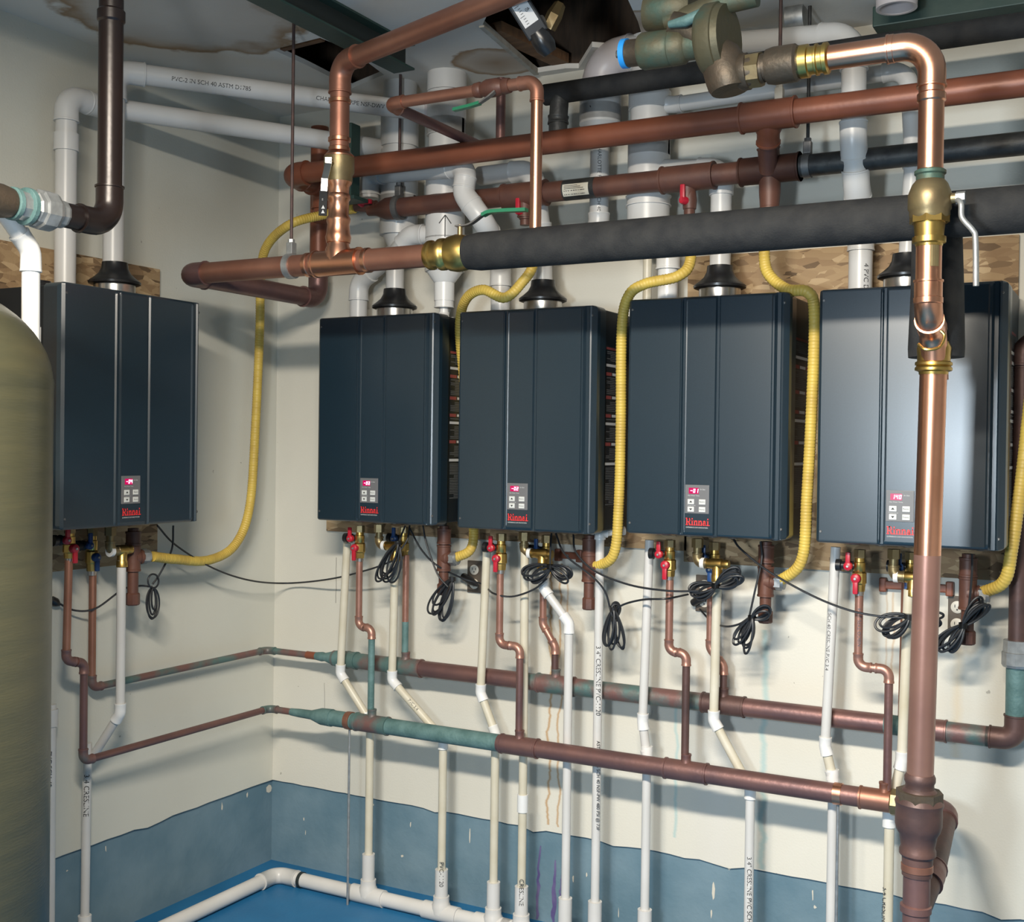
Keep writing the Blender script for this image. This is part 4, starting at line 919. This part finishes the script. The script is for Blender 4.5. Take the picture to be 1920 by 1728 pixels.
# hot drops
def drop(label_, P, mats_, parent, m='copper_pink', fit='copper_pink', r=CH): run(parent, P, r, m, .022, 1.18, .014, fit, True, mats=mats_, seg=16)
def hot(parent, px, y0, y1, px2, y2, mats_, fit='copper_pink'):
    a = Q(px, y0, .20); b = Q(px, y1, .20); b.x = a.x+(b.x-a.x)*.5; c = Q(px2, y2, .20); dd = Vector((c.x, -.20, zm2+.03))
    drop('', [a, Vector((a.x, -.20, (b.z+c.z)/2)), Vector((c.x, -.20, (b.z+c.z)/2)), dd], mats_, parent, fit=fit)
    return a, c
hot(t, 674, 1050, 1170, 697, 1182, ['copper_pink', 'copper_pink', 'patina'])
hot(t, 938, 1070, 1205, 975, 1215, ['copper_pink', 'copper_pink', 'copper_old'])
hot(t, 1256, 1082, 1218, 1287, 1228, ['copper_pink', 'copper_pink', 'copper_dark'])
a, c = hot(t, 1611, 1112, 1248, 1667, 1256, ['copper_pink', 'copper_pink', 'copper_old'])
pipe_text(t, 'NIBCO TYPE L 3/4', Q(1611, 1210, .20), Q(1611, 1120, .20), .0, CH, .013, 'ink_soft')
for px, z_ in ((655, 1360),): ring(t, lower(655), EX, MR, 'copper_mid', .02, 'clamp_ring', 1.12)
# upper manifold
tu = thing('copper_manifold', 'upper dark copper manifold ending in a bend at right', 'pipe', upper(610), 'copper manifolds')
for a, b, m in ((625, 730, 'copper_patina'), (730, 990, 'copper_old'), (990, 1110, 'copper_patina'), (1110, 1330, 'copper_patina'), (1330, 1660, 'copper_old'), (1660, 1690, 'patina'), (1690, 1770, 'copper_old'), (1768, 1860, 'copper_patina')): pipe(tu, upper(a), upper(b), MR, m)
up5 = upper(1906); run(tu, [upper(1850), up5, Vector((up5.x, -.10, Q(1906, 1235, .10).z))], MR, 'patina', .06, 1.08, .03, 'copper_dark', True)
for px, m in ((660, 'copper_patina'), (1762, 'copper_old')): collar(tu, upper(px), EX, .04, MR*1.1, m)
for px, m in ((760, 'copper_patina'), (1042, 'copper_patina'), (1357, 'copper_dark')): tee(tu, upper(px), EX, .13, MR*1.1, UP, .05, CH*1.25, m)
cl = Q(500, 1228, .10); ux = cl.x; cd1 = X(186, 1298, ux); 
MB().lathe(upper(590), upper(645), [(0, CH*1.15), (.25, CH*1.5), (.35, CH*1.3), (.75, MR*1.05), (1, MR*1.1)], 20).build('reducer', 'patina', tu)
pipe(tu, upper(575), upper(594), CH*1.2, 'red_paint_pipe')
kk = Vector((ux, X(172, 1296, ux).y, zmu))
run(tu, [upper(580), Vector((ux, -.10, zmu)), kk, Vector((ux, kk.y, X(172, 1075, ux).z))], CH, 'copper_patina', .024, 1.2, .014, 'copper_patina', True, mats=['copper_patina', 'copper_patina', 'copper_mid'])
def cold(px, y0, y1, px2, y2, m1, m2):
    a = Q(px, y0, .10); b = Q(px, y1, .10); c = Q(px2, y2, .10); dd = Vector((c.x, -.10, zmu+.03))
    P = [a, Vector((a.x, -.10, b.z)), c, dd] if px != px2 else [Vector((dd.x, -.10, a.z)), Vector((dd.x, -.10, b.z)), dd]
    run(tu, P, CH, m1, .03, 1.18, .014, m1, True, mats=[m1, m1, m2][-(len(P)-1):], seg=16)
cold(760, 1040, 1165, 760, 1165, 'copper_pink', 'patina'); cold(1019, 1085, 1170, 1041, 1212, 'copper_pink', 'copper_dark')
cold(1333, 1095, 1215, 1357, 1248, 'copper_pink', 'copper_dark'); 
a = Q(1698, 1090, .10); run(tu, [a, upper(1692)+UP*.02], CH, 'copper_mid', seg=16)
# right edge dark riser with galvanised union
t = thing('iron_riser', 'dark iron riser with galvanised union at the right edge', 'pipe', Q(1908, 1240, .10))
c = Q(1908, 1225, .10); pipe(t, c, Vector((c.x, -.10, Q(1912, 690, .10).z)), .024, 'copper_dark')
MB().lathe(c-UP*.035, c+UP*.035, [(0, .036), (.1, .040), (.55, .040), (.57, .037), (1, .036)], 10, smooth=False).build('union', 'galv', t)
z9 = Q(1910, 690, .10).z; run(t, [Vector((c.x, -.10, z9)), Vector((c.x+.0, -.10, z9+.05)), Vector((c.x+.12, -.10, z9+.12))], .026, 'copper_dark', .05, 1.15, .02, 'copper_dark')
MB().box((c.x, -.06, z9-.015), (.06, .1, .016), .003).build('clamp', 'galv', t)
# rod supports for the lower manifold
for px, lab in ((655, 'thin rod under the lower manifold nearest the corner'), (1573, 'thin rod with copper clamp under the lower manifold at right')):
    c = lower(px); t = thing('rod_support', lab, 'support', (c.x, -.2, 0), 'thin manifold support rods')
    MB().lathe(c-EX*.011, c+EX*.011, [(0, MR), (0, MR*1.1), (1, MR*1.1), (1, MR)], 26).build('clamp', 'copper' if px > 1000 else 'copper_mid', t)
    MB().sweep([Vector((c.x, -.2, 0)), c-UP*MR], .0042, 10).build('rod', 'galv', t)

# ------------------------------------------------------------------ thin PVC drains
PR = .0134; DP = .155
def drain(label, P, m='pvc', mats_=None, name='drain_pipe', fit='pvc_bright', sleeve=None, texts=()):
    t = thing(name, label, 'pipe', P[-1], 'thin white drain pipes'); run(t, P, PR, m, .022, 1.28, .022, fit, lip=False, seg=18, mats=mats_)
    for (s, a, b, t0, sz_) in texts: pipe_text(t, s, a, b, t0, PR, sz_)
    return t
FZ = .027; FR_ = .0242
def foot(x, D=DP): return Vector((x, -D, FZ+.02))
def std(label, pts_, m='pvc_aged', mats_=None, texts=(), bottom='floor', xb=None):
    """drain whose lowest point drops plumb to the floor line"""
    P = [Q(px, py, DP) for px, py in pts_]; xl = P[-1].x if xb is None else Q(*xb, DP).x; P[-1].x = xl
    P.append(Vector((xl, -DP, .02))); return drain(label, P, m, mats_), P
sl = []                                       # sleeve x positions and top height
def std2(label, pts_, stop, m='pvc_aged', mats_=None):
    t, P = std(label, pts_, m, mats_); x = P[-1].x; sl.append((x, Q(stop[0], stop[1], DP).z, t)); return t, P
std2('yellowed drain pipe bending under the heater nearest the corner', [(651, 1018), (638, 1262), (694, 1352)], (690, 1600), 'pvc_aged')
t, P = std2('yellowed relief drain with long diagonal beneath the coiled cord', [(741, 1042), (735, 1275), (831, 1385)], (823, 1628), 'pvc_aged'); pipe_text(t, 'PVC 3/4', P[1], P[2], .35, PR, .014)
std2('drain pipe with a bend below the second heater from the corner', [(913, 1030), (901, 1298), (929, 1375)], (922, 1652), 'pvc_aged')
t, P = std2('straight yellowed drain with a white coupling near the curb', [(984, 1030), (982, 1350)], (983, 1662), 'pvc_aged'); collar(t, Q(980, 1505, DP), UP, .055, PR*1.3, 'pvc_bright', lip=False)
std2('crooked white relief drain left of the hanging drip leg', [(1017, 1052), (1019, 1102), (1067, 1168)], (1057, 1682), 'pvc')
t, P = std2('straight printed white drain pipe between second and third heaters', [(1125, 1010), (1121, 1300)], (1120, 1690), 'pvc'); a = P[1]; b = P[2]
pipe_text(t, '3/4" CRESLINE PVC-1120', Q(1122, 1210, DP), Q(1121, 1728, DP), .0, PR, .020); pipe_text(t, 'ASTM D-1785 SCH 40 NSF-PW 480 PSI @ 73F', Q(1122, 1340, DP), Q(1121, 1728, DP), .12, PR, .014)
run(t, [P[0], P[0]+UP*.0+Vector((.0, 0, .02)), P[0]+Vector((.06, .05, .025))], PR, 'pvc', .02, 1.28, .012, 'pvc_bright', lip=False)
t, P = std2('white drain pipe under the third heater, bent at the lower manifold', [(1218, 1012), (1205, 1352), (1213, 1420)], (1213, 1705), 'pvc'); collar(t, Q(1213, 1408, DP), UP, .03, PR*1.3, 'pvc_bright', lip=False)
t, P = std2('yellowed relief drain with diagonal below the third heater', [(1345, 1082), (1338, 1350), (1407, 1478)], (1400, 1740), 'pvc_aged', [None, None, 'pvc']); pipe_text(t, '3/4" CRESLINE PVC SCH 40', Q(1405, 1590, DP), Q(1405, 1728, DP), .1, PR, .018)
t, P = std2('white printed drain pipe under the left side of the 140 heater', [(1567, 1025), (1547, 1398), (1562, 1460)], (1556, 1760), 'pvc', [None, 'pvc_aged', 'pvc']); pipe_text(t, 'SCH 40 CRESLINE PVC 3/4', P[0], P[1], .33, PR, .014, turn=-.5); collar(t, Q(1561, 1452, DP), UP, .03, PR*1.3, 'pvc_bright', lip=False)
t, P = std2('yellowed relief drain half hidden by the tall copper pipe', [(1704, 1105), (1691, 1425), (1668, 1520)], (1655, 1760), 'pvc_aged'); collar(t, Q(1667, 1532, DP), UP, .05, PR*1.3, 'pvc_bright', lip=False); pipe_text(t, '3/4 CRESLINE', Q(1660, 1660, DP), Q(1657, 1728, DP), .0, PR, .018)
# floor collector pipe with its sleeves
xl_ = Q(640, 1660, DP).x; ce = Vector((.155, -DP, FZ)); endl = Vector((.155, -2.2, FZ)); endr = Vector((3.2, -DP, FZ))
t = thing('floor_drain_pipe', 'white collector pipe lying on the floor along both walls', 'pipe', ce)
run(t, [endl, ce, endr], FR_, 'pvc', .04, 1.18, .05, 'pvc', lip=False)
collar(t, ce+EX*.11, EX, .012, FR_*1.12, 'steel_dark', 'strap', False)
for x, zt_, own in sl:
    tee(t, (x, -DP, FZ), EX, .13, FR_*1.2, UP, .055, .0265, 'pvc', lip=False)
    pipe(t, Vector((x, -DP, .07)), Vector((x, -DP, max(zt_, .12))), .0215, 'pvc', 'sleeve')
for (s, x, z0, z1) in (('PVC-1120', sl[1][0], .09, .2), ('CRESLINE', sl[3][0], .09, .2)): pipe_text(t, s, (x, -DP, z1), (x, -DP, z0), .0, .0216, .02)
# left wall drains
rel = X(228, 1050, .17); b1_ = X(220, 1338, .17); b2_ = X(170, 1425, .05); 
t = drain('white drain under the left wall heater angling down to the wall pipe', [rel, Vector((.17, rel.y, b1_.z)), Vector((.05, b2_.y, b2_.z))], 'pvc')
yv_ = X(160, 1500, .05).y
t = drain('printed white standpipe on the left wall below the copper bend', [X(164, 1392, .05), Vector((.05, X(160, 1560, .05).y, 0.02))], 'pvc'); pipe_text(t, '3/4 CRESLINE', X(163, 1450, .05), X(160, 1600, .05), .0, PR, .022); collar(t, Vector((.05, X(159, 1700, .05).y, .06)), UP, .12, PR*1.5, 'pvc_bright', lip=False)
t = drain('white standpipe emerging from behind the olive tank', [X(97, 1320, .05), Vector((.05, X(95, 1600, .05).y, .02))], 'pvc', ); collar(t, X(97, 1345, .05), UP, .05, PR*1.35, 'pvc', lip=False); pipe_text(t, 'PVC SCH 40', X(93, 1390, .05), X(92, 1560, .05), .1, PR, .02)

# ------------------------------------------------------------------ valves under the heaters
def fr(left_wall): return (Vector((0, 1, 0)), Vector((1, 0, 0))) if left_wall else (Vector((1, 0, 0)), Vector((0, -1, 0)))
def lever(t, c, f, down, m, s=1.0):
    mb = MB(); mb.lathe(c, c+f*.016*s, [(0, .0115*s), (.6, .0125*s), (.85, .011*s), (1, .007*s)], 16)
    d = Vector(down).normalized(); sd = d.cross(f)
    a = c+f*.010*s; rot = Matrix((sd, f, d)).transposed(); mb.box(a+d*.021*s, (.0125*s, .009*s, .034*s), .003*s, 0, rot); h = mb.build('lever', m, t)
    MB().lathe(c+f*.0155*s, c+f*.0185*s, [(0, .0038*s), (1, .003*s)], 10).build('screw', 'galv', h)
def iso_valve(top, bot, lw, label, hot_):
    rt_, f = fr(lw); x, y = top.x, top.y; L = top.z-bot.z
    t = thing('isolation_valve', label, 'valve', bot, 'heater isolation valves')
    def at(q): return Vector((x, y, top.z-L*q))
    MB().sweep([at(0), at(.2)], .0165, 6, smooth=False).build('hex_nut', 'brass_dull', t)
    MB().lathe(at(.18), at(.55), [(0, .013), (.3, .0135), (.35, .016), (.9, .016), (1, .013)], 14).build('upper_body', 'brass', t)
    MB().lathe(at(.5), at(1), [(0, .014), (.12, .019), (.6, .0195), (.68, .0165), (.72, .0165), (1, .0155)], 10, smooth=False).build('lower_body', 'brass', t)
    MB().lathe(at(1), at(1.1), [(0, .0135), (1, .0130)], 14).build('solder_joint', 'solder', t)
    c = at(.40); m = 'red_plastic' if hot_ else 'blue_plastic'
    MB().lathe(c-rt_*.012, c-rt_*.062, [(0, .012), (.35, .012), (.4, .0155), (.48, .0155), (.55, .011), (.7, .011), (.74, .0165), (1, .0165)], 14).build('drain_cap', 'collar_black', t)
    lever(t, c-rt_*.026+f*.012, f, (0, 0, 1), m); lever(t, at(.68)+f*.016-rt_*.004, f, (0, 0, -1), m, 1.1)
for (px, y0, y1, lab) in ((675, 985, 1046, 'red-levered valve under the heater nearest the corner'), (940, 1000, 1068, 'red-levered valve under the second heater from the corner'),
                          (1256, 1012, 1080, 'red-levered valve under the third heater from the corner'), (1612, 1030, 1108, 'red-levered valve under the heater showing 140')):
    a = Q(px, y0, .20); b = Q(px, y1, .20); b.x = a.x; iso_valve(a, b, False, lab, True)
for (px, y0, y1, lab) in ((757, 988, 1042, 'blue valve behind cords under the heater nearest the corner'), (1025, 1003, 1075, 'blue valve under the second heater from the corner'),
                          (1340, 1016, 1090, 'blue valve under the third heater from the corner'), (1708, 1035, 1105, 'blue valve behind the tall copper pipe')):
    a = Q(px, y0, .10); b = Q(px, y1, .10); b.x = a.x; iso_valve(a, b, False, lab, False)
a = X(131, 988, lx); b = X(130, 1046, lx); b.y = a.y; iso_valve(a, b, True, 'red-levered valve under the left wall heater', True)
a = X(173, 988, ux); b = X(172, 1070, ux); b.y = a.y; iso_valve(a, b, True, 'blue-levered valve under the left wall heater', False)
def relief(top, elb, out, lw, label):
    """brass relief valve: spring body, elbow towards the drain, tee piece and white collar"""
    rt_, f = fr(lw); t = thing('relief_valve', label, 'valve', elb, 'brass relief valves')
    run(t, [top, Vector((top.x, top.y, elb.z)), Vector((out.x, out.y, elb.z))], .0125, 'brass_dull', .018, 1.18, .012, 'brass_dull', True, seg=14)
    MB().sweep([top+UP*.004, top-UP*.022], .0175, 6, smooth=False).build('hex_nut', 'brass_dull', t)
    o = Vector((out.x, out.y, elb.z)); d = (o-Vector((top.x, top.y, elb.z))).normalized()
    MB().lathe(o-d*.05, o-d*.038, [(0, .0165), (1, .0165)], 18).build('white_collar', 'pvc_bright', t)
    MB().lathe(o-d*.04, o+d*.035, [(0, .014), (.25, .014), (.3, .016), (.72, .016), (.78, .012), (.9, .014), (1, .013)], 14).build('tee_body', 'brass', t)
    MB().lathe(o, o-UP*.05, [(0, .015), (.6, .015), (.65, .017), (1, .017)], 14).build('outlet', 'brass', t)
relief(Q(711, 985, .155), Q(712, 1022, .155), Q(741, 1026, .155), False, 'brass relief valve under the heater nearest the corner')
relief(Q(983, 1000, .155), Q(984, 1036, .155), Q(1017, 1038, .155), False, 'brass relief valve under the second heater from the corner')
relief(Q(1308, 1012, .155), Q(1309, 1055, .155), Q(1345, 1057, .155), False, 'brass relief valve under the third heater from the corner')
relief(Q(1676, 1032, .155), Q(1677, 1080, .155), Q(1712, 1084, .155), False, 'brass relief valve left of the tall copper pipe')
relief(X(207, 990, .17), X(208, 1033, .17), X(229, 1035, .17), True, 'brass relief valve under the left wall heater')
for (px, y0, y1) in (): pass

# ------------------------------------------------------------------ outlets, brackets, cords
def outlet(px0, py0, px1, py1, label, face=True):
    a = Q(px0, py0, .006); b = Q(px1, py1, .006); c = (a+b)/2; wd = abs(b.x-a.x); ht_ = abs(a.z-b.z)
    t = thing('outlet_plate', label, 'outlet', (c.x, 0, c.z-ht_/2), 'brown wall outlets')
    MB().box((c.x, -.004, c.z), (wd, .008, ht_), .002).build('plate', 'plate', t)
    if face:
        for s in (1, -1):
            o = Vector((c.x, -.0085, c.z+s*ht_*.22)); MB().lathe(o+EY*.002, o-EY*.0025, [(0, .017), (.8, .017), (1, .015)], 20).build('socket', 'outlet_white', t)
            mb = MB()
            for dx in (-.006, .006): mb.box(o+Vector((dx, -.0026, .003)), (.002, .0008, .008))
            mb.box(o+Vector((0, -.0026, -.007)), (.004, .0008, .004)); mb.build('slots', 'ink', t)
outlet(877, 1050, 903, 1112, 'brown wall plate between the first two back-wall heaters', True)
outlet(1305, 1077, 1338, 1148, 'brown wall plate behind the coiled cord of the third heater', True)
outlet(1778, 1116, 1812, 1192, 'brown wall outlet with white sockets beside the right drip leg', True)
for (pts_, lab) in (([(1045, 1040), (1085, 1052)], 'rusty bracket on the wall beside the second coiled cord'), ([(1655, 1096), (1780, 1104)], 'rusty bracket on the wall behind the tall copper pipe')):
    a = Q(*pts_[0], .02); b = Q(*pts_[1], .02); t = thing('wall_bracket', lab, 'bracket', a, 'rusty wall brackets'); c = (a+b)/2
    MB().box((c.x, -.012, a.z), (abs(b.x-a.x), .022, .022), .004).build('bar', 'red_paint_pipe', t)
    for q in (a, b): MB().box((q.x, -.012, a.z), (.02, .024, .04), .004).build('ear', 'red_paint_pipe', t)
    MB().lathe((c.x, -.02, a.z), (c.x, -.028, a.z), [(0, .005), (1, .004)], 10).build('screw', 'galv', t)
def cordpath(t, P, r=.0031, m='cable', name='cord'): return MB().sweep(crom(P, 8), r, 8).build(name, m, t)
def bundle(t, c, ang, L, wid, n, D, seed, r=.0034):
    """elongated loops tied in the middle; c in pixels, ang in degrees from straight down, sizes in pixels"""
    rs = random.Random(seed)
    for i in range(n+2):
        a = math.radians(ang+rs.uniform(-16, 16)); l = L*rs.uniform(.75, 1.05); w_ = wid*rs.uniform(.6, 1.1); P = []
        d0 = D+rs.uniform(-.012, .015)
        for k in range(16):
            q = 2*PI*k/16; u_ = l*(1-math.cos(q))/2; v_ = w_*math.sin(q)*(.35+.65*math.sin(q/2))
            P.append(Q(c[0]+math.sin(a)*u_+math.cos(a)*v_, c[1]+math.cos(a)*u_-math.sin(a)*v_, d0+.008*math.sin(q)))
        MB().sweep([p for p in crom(P+[P[0]], 3)][:-1], r, 7, closed=True).build('cord_loop', 'cable', t)
    p = Q(c[0], c[1], D+.006); MB().sweep([p-UP*.007, p+UP*.007], .0115, 10).build('tie', 'collar_black', t)
def cable(label, runs, bundles=(), plug=None):
    t = thing('power_cord', label, 'cord', runs[0][0], 'black heater cords')
    for P in runs: cordpath(t, P)
    for i, b in enumerate(bundles): bundle(t, *b, seed=i+len(label))
    if plug: MB().lathe(plug[0], plug[1], [(0, .012), (.5, .014), (.8, .009), (1, .004)], 12).build('plug', 'collar_black', t)
cable('black cord dangling in a coil under the left wall heater', [[X(325, 985, .16), X(322, 1030, .15), X(300, 1075, .13), X(286, 1095, .12)], [X(286, 1100, .12), X(262, 1098, .10), X(230, 1105, .10), X(180, 1140, .07), X(140, 1144, .04), X(105, 1128, .02)]], plug=(X(96, 1124, .015), X(112, 1134, .02)))
tL = bpy.data.objects['power_cord']
for k, (L, w_, sgn) in enumerate(((58, 9, 1), (50, 6, 1), (56, 12, 1), (-26, 10, 1), (40, 4, 1))):
    P = []
    for q in range(14):
        a = 2*PI*q/14; P.append(X(286+w_*math.sin(a)*1.0+k*.8-1, 1102+L*(1-math.cos(a))/2, .125+.004*k))
    MB().sweep(crom(P+[P[0]], 3)[:-1], .003, 7, closed=True).build('cord_loop', 'cable', tL)
cable('long thin cable sagging from the left heater round the corner', [[X(295, 985, .15), X(330, 1022, .14), X(400, 1065, .12), X(470, 1088, .10), Q(540, 1093, .05), Q(620, 1085, .10), Q(690, 1068, .17), Q(735, 1052, .19)]], [((746, 1018), -22, 78, 16, 5, .20)])
cable('short cords feeding the coil under the heater nearest the corner', [[Q(768, 985, .17), Q(764, 1010, .19), Q(752, 1030, .2)], [Q(760, 985, .17), Q(750, 1010, .19), Q(745, 1030, .2)]], ())
cable('cord with tied coil beside the first drip leg', [[Q(793, 985, .18), Q(800, 1020, .19), Q(820, 1075, .2), Q(840, 1100, .2)]], [((848, 1085), -22, 78, 16, 5, .19)])
cable('cable sagging from the first heater to the second coil', [[Q(768, 990, .17), Q(790, 1030, .18), Q(820, 1060, .18), Q(870, 1085, .1), Q(905, 1095, .1), Q(925, 1112, .2), Q(960, 1118, .2), Q(1000, 1105, .2), Q(1025, 1085, .2)]], [((1032, 1062), -65, 52, 14, 4, .20), ((1032, 1062), 60, 42, 14, 3, .20)], plug=(Q(868, 1080, .02), Q(897, 1098, .04)))
cable('cord with coil hanging right of the second drip leg', [[Q(1042, 1000, .17), Q(1060, 1040, .2), Q(1110, 1080, .21), Q(1135, 1110, .2), Q(1146, 1150, .19)], [Q(1146, 1155, .19), Q(1165, 1135, .19), Q(1205, 1124, .21), Q(1250, 1122, .23), Q(1290, 1114, .1)]], [((1150, 1142), -2, 76, 12, 4, .19), ((1152, 1160), 160, 36, 9, 2, .19)])
cable('cable sagging from the second heater to the third coil', [[Q(1075, 1002, .17), Q(1080, 1035, .2), Q(1115, 1070, .22), Q(1180, 1096, .23), Q(1250, 1107, .24), Q(1310, 1108, .22)], [Q(1034, 1000, .16), Q(1032, 1030, .19), Q(1031, 1065, .2)]], [((1342, 1098), -70, 48, 14, 5, .21), ((1342, 1098), 118, 52, 16, 5, .21)], plug=(Q(1300, 1130, .02), Q(1330, 1110, .05)))
cable('cord with coil hanging right of the third coil', [[Q(1426, 1015, .18), Q(1428, 1050, .19), Q(1415, 1110, .2), Q(1404, 1160, .2)], [Q(1404, 1158, .2), Q(1385, 1170, .2), Q(1360, 1174, .18), Q(1335, 1165, .1), Q(1312, 1142, .03)]], [((1410, 1158), -25, 66, 12, 4, .2), ((1410, 1158), 118, 42, 13, 2, .2)])
cable('cable sagging from the third heater to the coil beside the copper pipe', [[Q(1376, 1012, .17), Q(1390, 1030, .19), Q(1440, 1070, .21), Q(1520, 1115, .22), Q(1590, 1143, .23), Q(1650, 1155, .23), Q(1705, 1158, .22)]], [((1704, 1156), -62, 66, 18, 5, .22), ((1704, 1156), 82, 62, 12, 3, .2)])
cable('cord with thick coil in front of the right-hand outlet', [[Q(1823, 1038, .19), Q(1822, 1080, .2), Q(1816, 1140, .2), Q(1806, 1175, .2)]], [((1806, 1172), -40, 64, 14, 5, .2), ((1806, 1172), 140, 60, 13, 4, .2)])
# ------------------------------------------------------------------ left: brown riser, PVC neck and tank
x7 = .85; a = X(207, -40, x7); c = X(207, 415, x7); c.y = a.y = X(207, 200, x7).y; zl = X(190, 418, x7).z; e_ = X(-60, 372, x7)
t = thing('brown_riser', 'tall dark brown copper riser at upper left with union', 'pipe', Vector((x7, a.y, zl)))
cz = Vector((x7, a.y, zl)); fw = Vector((x7, e_.y, zl+.0)); ow = X(0, 380, x7)
run(t, [Vector((x7, a.y, CEIL+.004)), cz, Vector((x7, ow.y-1.5, zl+.0))], .0265, 'brown_dark', .05, 1.12, .035, 'brown_dark', True)
def ux_(px): p = X(px, 390, x7); return Vector((x7, p.y, zl))
MB().lathe(ux_(118), ux_(30), [(0, .028), (.05, .030), (.2, .030), (.22, .038), (.3, .042), (.55, .042), (.57, .036), (.66, .036), (.7, .031), (1, .029)], 10, smooth=False).build('union', 'galv', t)
for px, r in ((50, .0365), (25, .032)): MB().lathe(ux_(px+4), ux_(px-5), [(0, r), (.1, r*1.05), (.9, r*1.05), (1, r)], 24).build('blue_ring', 'patina', t)
MB().lathe(ux_(18), ux_(-40), [(0, .030), (.3, .034), (1, .034)], 24).build('adapter', 'bronze', t)
ring(t, Vector((x7, a.y, X(207, 30, x7).z)), UP, .0265, 'brown_dark', .03, 'bead_ring', 1.14)
x8 = .80; p = [X(8, 398, x8), X(58, 470, x8), Vector((x8, X(62, 600, x8).y, .9))]
t = thing('softener_pipe', 'white pipe with bent neck rising behind the olive tank', 'pipe', p[2]); run(t, p, .0185, 'pvc_bright', .035, 1.18, .03, 'pvc_bright', lip=False)
# fibreglass tank
tcn = CAM+ray(-186, 900)*2.30; tr = .275; t = thing('pressure_tank', 'olive fibreglass pressure tank cropped at the left edge', 'tank', (tcn.x, tcn.y, 0))
zs = CAM.z+(845-735)*2.3/FPX; prof = []; dome = .205
zt_ = zs+dome; prof = [(.0, tr*.93), (.02, tr), (zs/zt_, tr)]
for k in range(1, 15): a = PI/2*k/15; prof.append(((zs+dome*math.sin(a))/zt_, tr*math.cos(a)))
MB().lathe((tcn.x, tcn.y, 0), (tcn.x, tcn.y, zt_), prof, 72).build('shell', 'tank', t)
MB().lathe((tcn.x, tcn.y, zt_-.02), (tcn.x, tcn.y, zt_+.12), [(0, .07), (.3, .07), (.35, .06), (.9, .06), (1, .05)], 28).build('neck', 'collar_black', t)
MB().lathe((tcn.x, tcn.y, zs-.012), (tcn.x, tcn.y, zs+.012), [(0, tr), (.3, tr*1.0025), (.7, tr*1.0025), (1, tr)], 72).build('seam_band', 'tank', t)
